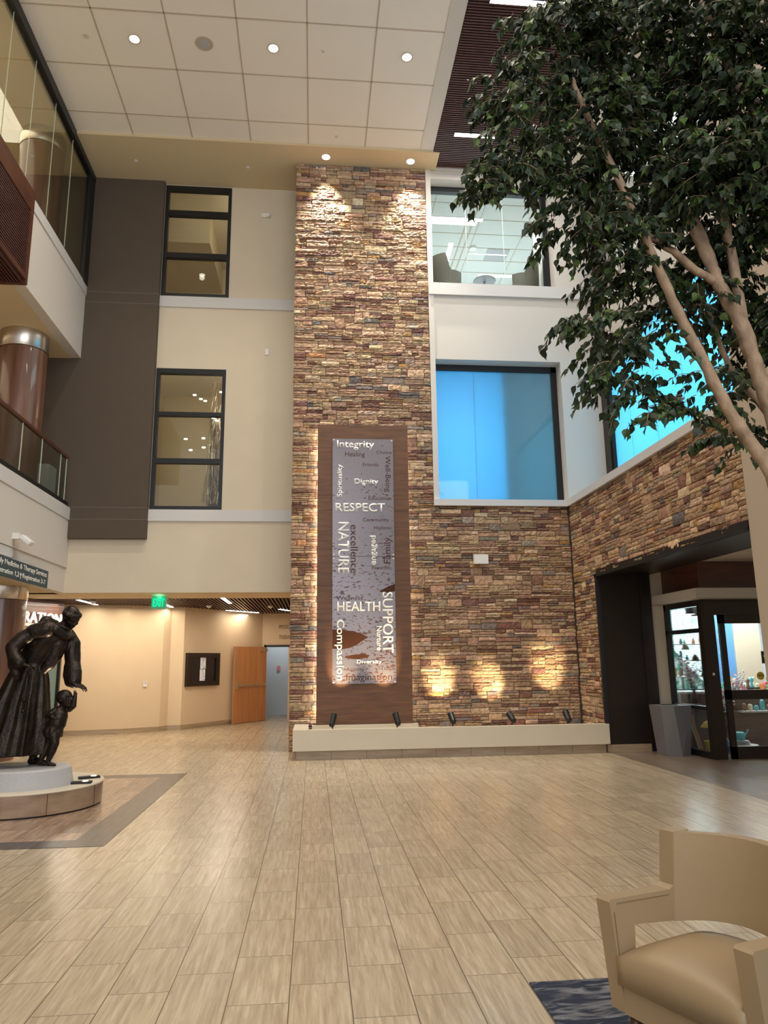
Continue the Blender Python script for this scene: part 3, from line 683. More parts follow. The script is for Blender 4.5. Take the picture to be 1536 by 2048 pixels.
light('side_daylight', 'AREA', (7.9, 10.5, 6.3), 480, (.33, .86, 1), (6.1, 10.5, 6.3), 7.5, 3.2)
b = nb(); box(b, 6.4, 9, 6.5, 14.5, 9.3, 9.4); box(b, 9, 9.1, 6.5, 14.5, 9.3, 12.3); box(b, 6.4, 9, 6.4, 6.5, 9.4, 12.3); struct('wall_right', b, 'white_wall')
struct('ceiling', bx(6.4, 9, 6.5, 14.5, 12.05, 12.2), 'ceil')
light('side_lamp', 'AREA', (7.6, 10.5, 11.9), 220, (.85, .97, 1), (7.6, 10.5, 9), 2, 6)

# ------------------------------------------------------------------ portal and storefront
b = nb(); box(b, 5.17, 6.15, 8.16, 12.97, 3.115, 3.22)
box(b, 5.17, 5.95, 12.95, 13.05, .13, 3.12); box(b, 5.95, 6.0, 12.9, 13.05, .0, 3.12); box(b, 6.0, 6.17, 12.93, 13.05, 0, 3.12)
struct('trim_13', b, 'bronze_metal')
struct('trim_13', bx(5.13, 5.2, 8.16, 12.99, 3.085, 3.13), 'soft_black')
struct('trim_13', bx(5.13, 5.2, 12.90, 12.955, 0.15, 3.13), 'soft_black')
b = nb(); box(b, 5.17, 5.95, 12.948, 12.96, 2.14, 2.15); struct('trim_14', b, 'soft_black')
struct('baseboard_right', bx(5.15, 5.95, 12.93, 13.0, 0, .13), 'tilebase')
struct('wall_store', bx(6.17, 6.45, 12.98, 13.1, 0, 3.2), 'beige')
struct('ceiling', bx(6.15, 13, 8, 13.1, 3.2, 3.3), 'white_wall')
# fascia: wood band and white lip around the shop corner
b = nb(); box(b, 6.42, 12, 11.68, 13.1, 2.70, 3.2); struct('wall_store', b, 'redwood')
b = nb(); prism_z(b, [(6.18, 13.1), (6.18, 11.35), (12, 11.35), (12, 13.1)], 2.56, 2.72); struct('trim_15', b, 'ceiltrim')
# storefront side panel X=6.45 and doors Y=11.7
t = bpy.data.objects.new('window_7', None); COL.objects.link(t); t['kind'] = 'structure'; t.location = (6.45, 12.3, 0); FRAME[t] = Matrix.Translation(t.location)
b = nb(); box(b, 6.41, 6.49, 12.90, 13.0, 0, 2.56); box(b, 6.41, 6.49, 11.8, 13.0, 2.46, 2.56); box(b, 6.41, 6.49, 11.8, 13.0, 2.02, 2.09); box(b, 6.41, 6.49, 11.8, 13.0, .76, .82); box(b, 6.41, 6.49, 11.8, 13.0, 0, .10)
obj('window_frame', b, 'black', t); obj('glass_pane', bx(6.445, 6.455, 11.8, 12.95, .08, 2.5), 'glass_store', t)
t = bpy.data.objects.new('door_1', None); COL.objects.link(t); t['kind'] = 'structure'; t.location = (7, 11.7, 0); FRAME[t] = Matrix.Translation(t.location)
b = nb(); box(b, 6.41, 6.62, 11.66, 11.8, 0, 2.56); box(b, 6.62, 12, 11.66, 11.8, 2.30, 2.56); box(b, 6.60, 6.66, 11.72, 11.8, 0, 2.3)
obj('door_frame', b, 'bronze_metal', t)
b = nb(); dx0, dx1 = 6.72, 7.95
box(b, dx0, dx0 + .10, 11.70, 11.75, 0, 2.3); box(b, dx1 - .1, dx1, 11.70, 11.75, 0, 2.3); box(b, dx0, dx1, 11.70, 11.75, 2.16, 2.3); box(b, dx0, dx1, 11.70, 11.75, 0, .19); box(b, dx0, dx1, 11.70, 11.75, .93, 1.08)
obj('door_leaf', b, 'bronze_metal', t)
obj('glass_pane', bx(dx0 + .05, dx1 - .05, 11.72, 11.73, .1, 2.2), 'glass_store', t)
obj('glass_pane', bx(6.66, 6.72, 11.76, 11.765, .1, 2.25), 'glass_store', t)
obj('key_switch', bx(6.50, 6.535, 11.65, 11.66, 1.32, 1.36), 'white_pl', t)
# shop room
b = nb(); box(b, 12, 12.2, 11.8, 16.2, 0, 3); box(b, 6.46, 12, 16.0, 16.2, 0, 3); struct('wall_store', b, 'hallroom')
struct('ceiling', bx(6.46, 12, 11.82, 16.2, 2.9, 3.0), 'white_wall')
struct('wall_store', bx(6.3, 6.42, 13.1, 16.2, 0, 3.0), 'hallroom')
light('shop_lamp', 'AREA', (8.3, 13.6, 2.85), 240, (.93, .98, 1), (8.3, 13.6, 0), 3.5, 3)
light('shop_daylight', 'AREA', (8.2, 15.85, 1.8), 130, (.70, .92, 1), (6.6, 11, .4), 1.6, 1.8)
# bright garden behind the shop's rear glazing
def foliage_em():
    mt, t_, n, l = nt('garden_view'); n.remove(n['Principled BSDF'])
    tc = N(n, 'ShaderNodeTexCoord'); z = N(n, 'ShaderNodeTexNoise'); z.inputs['Scale'].default_value = 7; z.inputs['Detail'].default_value = 7; l.new(tc.outputs['Object'], z.inputs[0])
    rp = N(n, 'ShaderNodeValToRGB'); e = rp.color_ramp.elements; e[0].position = .42; e[0].color = (.03, .30, .20, 1); e[1].position = .62; e[1].color = (.75, 1, 1, 1); l.new(z.outputs[0], rp.inputs[0])
    em = N(n, 'ShaderNodeEmission'); l.new(rp.outputs[0], em.inputs[0]); em.inputs[1].default_value = 1.1; l.new(em.outputs[0], n['Material Output'].inputs[0]); return mt
M['garden'] = foliage_em()
struct('window_8', bx(7.3, 9.0, 15.92, 15.99, .9, 2.75), M['garden'])
b = nb()
for x in (7.3, 8.15, 9.0): box(b, x - .02, x + .02, 15.88, 15.92, .9, 2.75)
box(b, 7.3, 9, 15.88, 15.92, .87, .93); box(b, 7.3, 9, 15.88, 15.92, 2.72, 2.78); struct('trim_16', b, 'black')
def pend(x, y, z, label):
    t = thing('drum_lamp', label, 'ceiling light', (x, y, z)); obj('shade', cyl(nb(), (x, y, z), (x, y, z + .14), .09), 'soft_black', t); obj('lens', cyl(nb(), (x, y, z - .006), (x, y, z + .001), .075), 'white_em', t)
    obj('stem', cyl(nb(), (x, y, z + .14), (x, y, 2.92), .012), 'soft_black', t)
pend(7.1, 13.35, 2.42, 'black drum ceiling lamp in the shop nearest the side glass'); pend(7.42, 13.75, 2.40, 'second black drum ceiling lamp in the shop behind the side glass'); pend(7.95, 13.6, 2.5, 'black drum ceiling lamp above the shop doors')
M['browncab'] = wood('shop_cabinet', srgb(96, 74, 66), srgb(124, 98, 86), .5, 2, (1, 1, 6))
M['bluewall'] = mat('shop_blue_board', srgb(96, 160, 220), .6)
t = thing('display_cabinet', 'brown display cabinet inside the shop behind the glass', 'cabinet', (7.6, 13.6, 0))
obj('body', bx(6.75, 9.6, 13.3, 13.9, 0, .95), 'browncab', t, bevel=.01); obj('top', bx(6.7, 9.65, 13.25, 13.95, .95, .99), 'ledge', t)
obj('shelf', bx(7.75, 9.6, 12.95, 13.3, .62, .65), 'ledge', t)
single('blue_display_board', bx(8.24, 8.66, 14.6, 14.66, 0, 2.7), 'bluewall', 'tall light blue board standing inside the shop', 'board')
single('beige_display_board', bx(8.68, 9.25, 14.6, 14.66, 0, 2.35), 'beige', 'tall beige board standing beside the blue board in the shop', 'board')
# shelves by the side glass with small wares
t = thing('wire_shelf_rack', 'open rack of small wares just inside the shop side glass', 'shelf rack', (7.0, 13.6, 1))
for i, z in enumerate((1.25, 1.55, 1.85)): obj('shelf', bx(6.72, 7.5, 13.45, 13.85, z, z + .015), 'white_pl', t)
for x in (6.72, 7.5): obj('post', cyl(nb(), (x, 13.85, .99), (x, 13.85, 2.05), .012, seg=8), 'soft_black', t)
cols = {'white': (.8, .8, .8), 'navy': (.05, .10, .22), 'teal': (.1, .45, .5), 'rose': (.75, .2, .25), 'cream': (.8, .72, .5), 'brown': (.25, .13, .07), 'yellow': (.85, .62, .05), 'green': (.15, .5, .2), 'orange': (.85, .3, .08)}
for k, v in cols.items(): M['c_' + k] = mat('ware_' + k, v, .4)
rg = random.Random(21); ck = list(cols)
places = [(6.82 + .13 * i, 13.6 + rg.uniform(-.08, .08), z + .015, ['first', 'second', 'third'][j]) for j, z in enumerate((1.25, 1.55, 1.85)) for i in range(6)]
for x, y, z, row in places:
    c = rg.choice(ck); h = rg.uniform(.08, .2); r_ = rg.uniform(.025, .045)
    o = obj('vase', lathe(nb(), [(r_ * .6, 0), (r_, h * .35), (r_ * .45, h * .75), (r_ * .6, h)], (x, y, z), 12), 'c_' + c, smooth=True)
    tag(o, 'small %s vase, %s from the left on the %s rack shelf in the shop' % (c, ('first', 'second', 'third', 'fourth', 'fifth', 'sixth')[int(round((x - 6.82) / .13))], row), 'vase', 'vases on the shop rack')
for i in range(14):
    x = 7.85 + .12 * i; c = rg.choice(ck); h = rg.uniform(.08, .22)
    tag(obj('jar', lathe(nb(), [(.035, 0), (.045, h * .3), (.04, h * .8), (.02, h)], (x, 13.12, .65), 12), 'c_' + c, smooth=True), 'small %s jar, number %d from the left on the low shelf inside the shop doors' % (c, i + 1), 'jar', 'jars on the low shop shelf')
for i in range(12):
    x = 7.75 + .14 * i; c = rg.choice(ck); h = rg.uniform(.10, .3)
    tag(obj('ornament', lathe(nb(), [(.03, 0), (.05, h * .2), (.02, h * .5), (.045, h * .8), (.01, h)], (x, 13.5 + rg.uniform(-.1, .2), .99), 12), 'c_' + c, smooth=True), 'small %s ornament, number %d from the left on the shop cabinet' % (c, i + 1), 'ornament', 'ornaments on the shop cabinet')
def blossoms(x, y, z, h, r, label, seed):
    rg = random.Random(seed); t = thing('blossom_arrangement', label, 'artificial flowers', (x, y, z))
    b = nb(); fl = nb(); red = nb()
    lathe(b, [(.05, 0), (.07, .08), (.04, .2)], (x, y, z), 12)
    for i in range(14):
        a = rg.uniform(0, 6.28); q = rg.uniform(.3, 1) * r; p1 = Vector((x + math.cos(a) * q, y + math.sin(a) * q * .6, z + h * rg.uniform(.55, 1)))
        p0 = Vector((x, y, z + .15)); mid = (p0 + p1) / 2 + Vector((0, 0, .05)); tube(b, [p0, mid, p1], [.006, .004, .002], 5)
        for k in range(16):
            p = p0.lerp(p1, rg.uniform(.3, 1.05)) + Vector((rg.uniform(-.05, .05), rg.uniform(-.05, .05), rg.uniform(-.05, .05)))
            ball(fl if rg.random() < .8 else red, p, rg.uniform(.012, .022), 1, 1, .7, 6, 4)
    obj('branches', b, 'dkwood', t); obj('petals', fl, 'c_white', t); obj('petals', red, 'c_rose', t)
blossoms(6.85, 13.0, .8, .85, .26, 'white and pink blossom branches inside the shop side glass', 1)
blossoms(7.28, 12.85, .35, 1.05, .26, 'tall pink blossom branches just inside the shop doors', 2)
single('plant_stand', lathe(nb(), [(.12, 0), (.13, .02), (.03, .05), (.03, .32), (.13, .35)], (7.28, 12.85, 0), 16), 'dkwood', 'small dark stand carrying the tall pink blossom branches', 'stand', smooth=True)
single('plant_stand', lathe(nb(), [(.12, 0), (.13, .02), (.03, .05), (.03, .77), (.13, .8)], (6.85, 13.0, 0), 16), 'dkwood', 'taller dark stand carrying the white blossom branches', 'stand', smooth=True)
for i in range(16):
    x = 7.62 + .125 * i; c = ck[(i * 4 + 3) % 9]; w_ = rg.uniform(.035, .055); h = rg.uniform(.08, .26)
    tag(obj('gift_box', bx(x - w_, x + w_, 13.72, 13.86, .992, .992 + h), 'c_' + c, bevel=.004), '%s gift box, number %d from the left at the back of the shop cabinet' % (c, i + 1), 'gift box', 'gift boxes on the shop cabinet')
blossoms(7.75, 13.2, .65, .75, .24, 'white blossom branches on the low shelf inside the shop doors', 3)
# low window items
t = thing('umbrella_ornament', 'yellow umbrella ornament in a yellow pot behind the low shop glass', 'ornament', (6.72, 12.35, 0))
b = nb(); lathe(b, [(.005, .56), (.07, .53), (.13, .46), (.14, .44)], (6.72, 12.35, 0), 16); obj('canopy', b, 'c_yellow', t); obj('stick', cyl(nb(), (6.72, 12.35, .2), (6.72, 12.35, .58), .006), 'c_brown', t)
obj('pot', lathe(nb(), [(.07, 0), (.10, .22), (.085, .22)], (6.72, 12.35, 0), 16), 'c_yellow', t)
single('round_pot', ball(nb(), (6.72, 12.02, .175), .155, 1, 1, 1.1), 'c_navy', 'round dark teal pot on the shop floor beside the yellow umbrella', 'pot', smooth=True)
for i, (c, x) in enumerate((('cream', 6.62), ('brown', 6.66), ('orange', 6.70))):
    b = nb(); cyl(b, (x, 12.50 + .03 * i, 0), (x - .02, 12.82, .62 - .04 * i), .014, .012, 8); ball(b, (x - .02, 12.83, .63 - .04 * i), .035, .5, 1, 1.8)
    single('walking_stick', b, 'c_' + c, 'long %s handled tool leaning inside the low shop glass' % c, 'garden tool')
t = thing('garden_table', 'low round table carrying white crockery just inside the shop doors', 'table', (7.22, 12.25, 0)); obj('table_top', lathe(nb(), [(.26, .14), (.26, .16)], (7.22, 12.25, 0), 24), 'white_pl', t); obj('foot', lathe(nb(), [(.15, 0), (.05, .05), (.05, .14)], (7.22, 12.25, 0), 16), 'white_pl', t)
for k in range(4): tag(obj('plate', lathe(nb(), [(.09, .0), (.17 - .01 * k, .014), (.16 - .01 * k, .016)], (7.2, 12.25, .16 + k * .018), 20), 'c_white'), 'white plate in the pile on the low table inside the shop doors', 'plate', 'pile of plates inside the shop doors')
t = thing('watering_can', 'pale teal watering can on the pile of plates in the shop', 'watering can', (7.2, 12.25, .235)); obj('body', lathe(nb(), [(.08, 0), (.085, .11), (.06, .13)], (7.2, 12.25, .235), 16), 'c_teal', t, smooth=True); obj('spout', cyl(nb(), (7.27, 12.25, .28), (7.37, 12.25, .40), .016, .01, 8), 'c_teal', t)
single('green_dish', lathe(nb(), [(.08, 0), (.14, .03), (.13, .03)], (7.66, 12.2, .0), 16), 'c_green', 'shallow green dish on the shop floor behind the doors', 'dish')
# lanterns hanging near side glass
for x, y, z, c, lab in ((6.62, 12.75, 1.75, 'cream', 'cream bell shaped hanging ornament at the shop side glass'), (6.66, 12.5, 1.55, 'brown', 'small brown bird shaped hanging ornament at the shop side glass'), (6.68, 12.22, 1.30, 'brown', 'dark round hanging ornament below the bird ornament')):
    t = thing('hanging_ornament', lab, 'ornament', (x, y, z)); obj('bell', lathe(nb(), [(.02, .11), (.045, .07), (.07, 0), (.06, 0)], (x, y, z), 14), 'c_' + c, t, smooth=True); obj('cord', cyl(nb(), (x, y, z + .1), (x, y, 2.9), .003, seg=6), 'soft_black', t)
t = thing('open_sign', 'dark hanging sign reading Open on the shop door glass', 'sign', (7.6, 11.68, 1.6)); obj('board', bx(7.40, 7.76, 11.685, 11.70, 1.50, 1.70), 'bronze_metal', t); obj('lettering', front(text_fit('Open', .27, .11, .0, 0, .003), 7.43, 11.685, 1.55), 'letters', t)
t = thing('round_sticker', 'round yellow warning sticker on the shop door glass', 'sticker', (7.38, 11.715, 1.3)); obj('disc', cyl(nb(), (7.36, 11.715, 1.30), (7.36, 11.719, 1.30), .066, seg=24), 'c_yellow', t)
obj('lettering', front(text_fit('CAUTION', .10, .022, .0, 0, .002), 7.31, 11.7145, 1.295), 'soft_black', t)
t = thing('stand_clear_sticker', 'pale strip sticker reading STAND CLEAR above the shop door rail', 'sticker', (7.2, 11.715, 1.1)); obj('strip', bx(7.10, 7.33, 11.715, 11.718, 1.085, 1.12), 'grey_pl', t)
obj('lettering', front(text_fit('STAND CLEAR', .19, .018, .0, 0, .002), 7.12, 11.7148, 1.094), 'soft_black', t)
# trash bin
t = thing('trash_bin', 'faceted grey waste bin beside the shop side glass', 'bin', (6.0, 12.35, 0))
def hexring(c, w_, d, ch): 
    x, y = c; return [(x - w_, y - d), (x - w_ + ch, y - d - .10), (x + w_, y - d - .02), (x + w_, y + d), (x - w_, y + d)]
b = nb(); lo = hexring((6.09, 12.42), .20, .18, .22); hi = hexring((6.09, 12.42), .265, .22, .18)
a_ = [b.verts.new((x, y, 0)) for x, y in lo]; c_ = [b.verts.new((x, y, .82)) for x, y in hi]
for i in range(5): b.faces.new((a_[i], a_[(i + 1) % 5], c_[(i + 1) % 5], c_[i]))
b.faces.new(a_[::-1]); b.faces.new(c_); obj('body', b, 'trash', t, bevel=.004)
obj('opening', bx(5.98, 6.2, 12.34, 12.54, .815, .824), 'soft_black', t)

# ------------------------------------------------------------------ planter, fixtures, sign
t = thing('stone_planter', 'long low cream stone planter in front of the stone wall', 'planter', (2.4, 13.2, 0))
b = nb(); box(b, -.34, 5.17, 12.85, 13.0, .15, .49); box(b, -.34, -.08, 13.0, 14.13, .15, .49); box(b, -.08, 5.13, 13.0, 14.13, .15, .33)
obj('body', b, 'stonecap', t, bevel=.004)
obj('plinth', bx(-.30, 5.13, 12.95, 14.12, 0, .15), 'tilebase', t)
b = nb()
for k in range(9): box(b, -.29 + .6 * k, -.286 + .6 * k, 12.947, 12.952, 0, .15)
obj('joint', b, 'letter_wood', t)
def uplight(x, y, tx, ty, tz, label, e, z=.33):
    t = thing('spot_uplight', label, 'spotlight', (x, y, z), group='spotlights standing in the stone planter')
    obj('stake', cyl(nb(), (x, y, z), (x, y, z + .17), .012, seg=8), 'black', t)
    d = (Vector((tx, ty, tz)) - Vector((x, y, z + .26))).normalized(); p = Vector((x, y, z + .26))
    b = nb(); tube(b, [p - d * .11, p - d * .08, p + d * .03, p + d * .12], [.035, .052, .058, .060], 16)
    hd = obj('head', b, 'black', t, smooth=False)
    obj('lens', cyl(nb(), p + d * .1205, p + d * .122, .045, seg=16), 'warm_em', hd)
    light('uplight_beam', 'SPOT', p + d * .13, e, (1, .80, .46), (tx, ty, tz), .03, spot=44, blend=1)
uplight(.345, 13.46, .58, 14.05, 1.62, 'black spotlight under the left half of the word sign', 300)
uplight(1.49, 13.40, 1.28, 14.05, 1.62, 'black spotlight under the right half of the word sign', 300)
uplight(2.48, 13.35, 2.40, 14.2, 1.25, 'black spotlight in the planter just right of the word sign', 270)
uplight(3.55, 13.3, 3.36, 14.2, 1.20, 'black spotlight in the planter, second from the dark portal', 270)
uplight(4.58, 13.3, 4.55, 14.2, 1.45, 'black spotlight at the portal end of the planter', 270)
# the word sign
PY = 14.06
t = thing('values_sign', 'tall walnut wall panel with a metal sheet of words such as RESPECT and HEALTH', 'sign', (.96, 14.0, .47))
b = nb(); zs_ = [.47, 3.05, 4.535, 4.835, 6.295]
for a, c in zip(zs_, zs_[1:]): box(b, .055, 1.866, PY, PY + .04, a + .003, c - .003)
box(b, .06, 1.86, PY + .01, PY + .035, .47, 6.29)
obj('wood_backing', b, 'panelwood', t)
b = nb(); box(b, .14, .18, PY + .04, 14.2, .5, 6.2); box(b, 1.74, 1.78, PY + .04, 14.2, .5, 6.2); obj('bracket', b, 'black', t)
b = nb(); box(b, .0, .02, 14.14, 14.16, .5, 6.25); 
b.free()
b = nb(); box(b, .075, .10, PY + .042, PY + .056, .55, 6.2); obj('light_strip', b, emis('backlight_strip', (1, .86, .72), 30), t)
b = nb(); box(b, 1.83, 1.85, PY + .042, PY + .056, .55, 6.2); obj('light_strip', b, emis('backlight_strip_weak', (1, .80, .6), 7), t)
struct('trim_17', bx(-.02, 1.95, 13.95, 14.12, .33, .47), 'stonecap', bevel=.003)
SY = PY - .035
obj('metal_sheet', bx(.35, 1.56, SY, SY + .004, 3.617, 5.99), 'sheet', t); obj('metal_sheet', bx(.35, 1.56, SY, SY + .004, 1.208, 3.609), 'sheet', t)
for x in (.375, 1.535):
    for z in (5.965, 3.65, 3.575, 1.233): obj('standoff', cyl(nb(), (x, SY - .012, z), (x, PY, z), .014, seg=12), 'white_pl', t)
WORDS = [('Integrity', 0, 1, 0.438, 1.182, 5.758, 5.953), ('Spirituality', 1, 1, 0.435, 0.565, 4.791, 5.453), ('Dignity', 0, 1, 0.785, 1.254, 5.027, 5.168), ('RESPECT', 0, 1, 0.409, 1.386, 4.5, 4.67),
('NATURE', -1, 1, 0.458, 0.673, 3.278, 4.287), ('engaged', 1, 1, 1.074, 1.229, 3.447, 4.021), ('HEALTH', 0, 1, 0.444, 1.269, 2.561, 2.738), ('SUPPORT', -1, 1, 1.311, 1.515, 1.766, 2.922),
('Compassion', -1, 1, 0.391, 0.582, 1.277, 2.399), ('Nurture', -1, 1, 1.194, 1.294, 1.815, 2.273), ('Diversity', 0, 1, 0.816, 1.289, 1.559, 1.648),
('Choice', 0, 0, 1.221, 1.533, 5.687, 5.753), ('Well-Being', -1, 0, 1.368, 1.507, 4.903, 5.644), ('Healing', 0, 0, 0.599, 0.995, 5.593, 5.723), ('Friends', 0, 0, 0.954, 1.264, 5.427, 5.495), ('Education', 0, 0, 1.06, 1.511, 4.741, 4.814),
('Community', 0, 0, 0.947, 1.461, 4.281, 4.38), ('Holistic', 0, 0, 1.166, 1.515, 4.15, 4.216), ('excellence', -1, 0, 0.702, 0.848, 3.288, 4.238), ('Family', 1, 0, 1.347, 1.524, 3.479, 3.992),
('Nourish', 0, 0, 1.117, 1.471, 3.363, 3.434), ('Wellness', 0, 0, 0.429, 0.934, 2.772, 2.85), ('Activity', 0, 0, 0.612, 0.951, 1.421, 1.507), ('Touch', 0, 0, 1.262, 1.529, 1.451, 1.529), ('Imagination', 0, 0, 0.616, 1.474, 1.229, 1.392)]
for wd, rt, wh, x0, x1, z0, z1 in WORDS:
    b = front(text_fit(wd, x1 - x0, z1 - z0, .012 if wh else 0, rt, .012 if wh else .001), x0, SY - (.001 if wh else .0005), z0)
    obj('word_letters', b, 'letters' if wh else 'letter_wood', t, label=('cream raised letters ' if wh else 'brown cut out letters ') + wd)
b = nb(); prism(b, [(.353, 2.219), (.546, 2.205), (.767, 2.178), (.923, 2.118), (1.04, 2.066), (.922, 2.003), (.818, 1.927), (.688, 1.871), (.559, 1.847), (.353, 1.856)], SY - .0012, SY); obj('leaf_cut_out', b, 'letter_wood', t, label='large brown leaf shaped cut out at the left edge'); b = nb()
prism(b, [(.565, 1.689), (.713, 1.738), (.921, 1.754), (1.063, 1.727), (1.011, 1.684), (.842, 1.66), (.739, 1.661)], SY - .0012, SY); obj('leaf_cut_out', b, 'letter_wood', t, label='small brown leaf shaped cut out above Diversity'); b = nb()
prism(b, [(1.25, 2.93), (1.3, 2.962), (1.432, 3.034), (1.559, 3.081), (1.557, 2.935), (1.404, 2.909)], SY - .0012, SY)
obj('leaf_cut_out', b, 'letter_wood', t, label='brown cut out at the right edge above SUPPORT')
single('wall_speaker', bx(3.14, 3.42, 14.02, 14.14, 3.475, 3.655), 'white_pl', 'white box speaker on the stone wall right of the word sign', 'speaker', bevel=.025)

# ------------------------------------------------------------------ ceiling fixtures
for x, s_ in ((-3.2, 'left'), (-.79, 'middle'), (1.61, 'right')):
    t = thing('recessed_downlight', 'round recessed downlight in the ceiling tiles, %s of the row of three' % s_, 'ceiling light', (x, 11.2, 12.35), group='downlights in the tiled ceiling')
    b = nb(); lathe(b, [(.085, -.001), (.105, -.012), (.09, -.012), (.082, -.001)], (x, 11.2, 12.35), 24); obj('rim', b, 'grid', t); obj('lens', cyl(nb(), (x, 11.2, 12.338), (x, 11.2, 12.345), .08, seg=24), 'white_em', t)
for x, s_ in ((.192, 'left'), (2.03, 'right')):
    t = thing('recessed_downlight', 'bright round downlight in the tan soffit above the %s side of the stone pillar' % s_, 'ceiling light', (x, 13.92, 12.292))
    obj('rim', lathe(nb(), [(.09, -.001), (.10, -.008), (.088, -.008), (.08, -.001)], (x, 13.92, 12.292), 24), 'white_pl', t); obj('lens', cyl(nb(), (x, 13.92, 12.284), (x, 13.92, 12.29), .082, seg=24), 'white_em', t)
t = thing('ceiling_speaker', 'large round grey ceiling speaker between two downlights', 'speaker', (-2.0, 11.2, 12.35)); obj('ring', lathe(nb(), [(.16, 0), (.15, -.012), (.09, -.012)], (-2.0, 11.2, 12.35), 32), 'grid', t); obj('grille', cyl(nb(), (-2.0, 11.2, 12.33), (-2.0, 11.2, 12.34), .085, seg=24), 'grey_pl', t)
for x, y, z, lab in ((-4.02, 11.2, 12.35, 'flat round detector at the left end of the tiled ceiling'), (.093, 11.19, 12.35, 'small sprinkler cover between the middle and right downlights'), (.40, 13.35, 12.35, 'small sprinkler cover in the last row of ceiling tiles'), (-3.9, 14.36, 12.292, 'small white disc on the tan soffit above the upper window'), (-1.51, 14.38, 12.292, 'small white disc on the tan soffit left of the pillar')):
    single('ceiling_disc', cyl(nb(), (x, y, z - .012), (x, y, z), .05 if 'detector' in lab else .035, seg=20), 'white_pl' if z < 12.3 else 'ceiltrim', lab, 'ceiling disc')
strip((3.39, 13.05, 12.31), 1.1, .10, .02, 'strip_em', 'bright linear light in the slatted ceiling nearest the end wall', None)
strip((3.39, 9.9, 12.31), 1.1, .10, .02, 'strip_em', 'bright linear light in the slatted ceiling at the top of the tree', None)

# ------------------------------------------------------------------ lower hall
struct('ceiling', bx(-5.15, -.44, LW + .251, 16.5, 3.03, 3.25), 'hall')
b = nb(); x = -8.9
while x < .6: box(b, x, x + .035, 16.5, 23.9, 3.04, 3.09); x += .085
struct('ceiling', b, 'slat'); struct('ceiling', bx(-9, 1, 16.5, 24, 3.12, 3.2), 'slat_bk')
pts = [(-6.4, 18.15), (-4.50, 18.55), (-3.76, 19.03), (-3.62, 19.28), (-3.30, 19.33), (-1.50, 22.0)]
def wallseg(p, q, z0, z1, th, name, m_):
    p = Vector((p[0], p[1], 0)); q = Vector((q[0], q[1], 0)); n_ = Vector((-(q - p).y, (q - p).x, 0)).normalized() * abs(th)
    if th < 0: n_ = -n_
    b = nb(); prism_z(b, [(p.x, p.y), (q.x, q.y), ((q + n_).x, (q + n_).y), ((p + n_).x, (p + n_).y)], z0, z1); return struct(name, b, m_)
for i, (p, q) in enumerate(zip(pts, pts[1:])):
    wallseg(p, q, 0, 3.12, .12, 'wall_hall', 'hall'); wallseg(p, q, 0, .12, -.012, 'baseboard_hall', 'tilebase')
b = nb(); box(b, -1.5, -1.42, 22, 22.15, 0, 3.1); box(b, -1.42, -.74, 22, 22.15, 2.10, 3.1); box(b, -.74, .6, 22, 22.15, 0, 3.1); struct('wall_hall', b, 'hall')
b = nb(); box(b, -1.44, -1.38, 21.96, 22.16, 0, 2.13); box(b, -1.44, -.70, 21.96, 22.16, 2.07, 2.13); struct('trim_18', b, 'black')
b = nb(); box(b, -.42, -.2, 15.3, 24, 0, 3.1); struct('wall_hall', b, 'hall')
b = nb(); box(b, -2.2, .6, 24.2, 24.3, 0, 3.0); struct('wall_hall', b, 'hallroom'); struct('baseboard_hall', bx(-2.2, .6, 24.18, 24.2, 0, .13), 'hallroom')
light('far_room_lamp', 'POINT', (-1.0, 23.1, 2.7), 38, (.82, .92, 1), size=.2)
# hall door leaf, open against the wall
d0 = Vector((-1.40, 21.93, 0)); d1 = Vector((-2.20, 20.80, 0)); dd = (d1 - d0); L_ = dd.length; ang = math.atan2(dd.y, dd.x)
t = bpy.data.objects.new('door_2', None); COL.objects.link(t); t['kind'] = 'structure'; t.location = d0; t.rotation_euler = (0, 0, ang); FRAME[t] = Matrix.Translation(d0) @ Matrix.Rotation(ang, 4, 'Z')
obj('door_leaf', bx(0, L_, 0, .045, .01, 2.07), 'doorwood', t, world=False)
obj('push_bar', bx(.06, L_ - .1, .045, .09, .98, 1.04), 'chrome', t, world=False)
obj('latch_case', bx(L_ - .12, L_ - .05, .045, .11, .92, 1.12), 'chrome', t, world=False, bevel=.01)
obj('bolt_rod', cyl(nb(), (L_ - .085, .06, 1.1), (L_ - .085, .06, 2.03), .009, seg=8), 'chrome', t, world=False)
obj('door_closer', bx(.02, .30, .045, .10, 1.94, 2.02), 'chrome', t, world=False, bevel=.008)
# TV display on the hall wall
p = Vector(pts[4] + (0,)); q = Vector(pts[5] + (0,)); u_ = (q - p).normalized(); ang = math.atan2(u_.y, u_.x)
t = thing('wall_display', 'black framed wall display with two white notices taped on it', 'display', p + u_ * .08 + Vector((0, 0, 1.05)), ang)
W_ = 1.22
obj('frame', box(box(box(bx(0, W_, -.09, 0, 0, .12), 0, W_, -.09, 0, .72, .84), 0, .14, -.09, 0, .12, .72), W_ - .14, W_, -.09, 0, .12, .72), 'bronze_metal', t, world=False)
obj('screen', bx(.12, W_ - .12, -.05, -.02, .1, .74), mat('screen_glass', (.01, .01, .012), .08), t, world=False)
obj('notice', bx(.50, .70, -.0535, -.051, .43, .73), mat('notice_paper', (.8, .8, .82), .7, emit=(.8, .8, .85), estr=.1), t, world=False); obj('notice', bx(.49, .69, -.0535, -.051, .13, .42), bpy.data.materials['notice_paper'], t, world=False)
b = nb(); rg = random.Random(2)
for k in range(14): x = .53 + rg.random() * .08; z = .15 + k * .04; box(b, x, x + rg.uniform(.03, .1), -.0545, -.0536, z, z + .012)
obj('printing', b, 'c_navy', t, world=False)
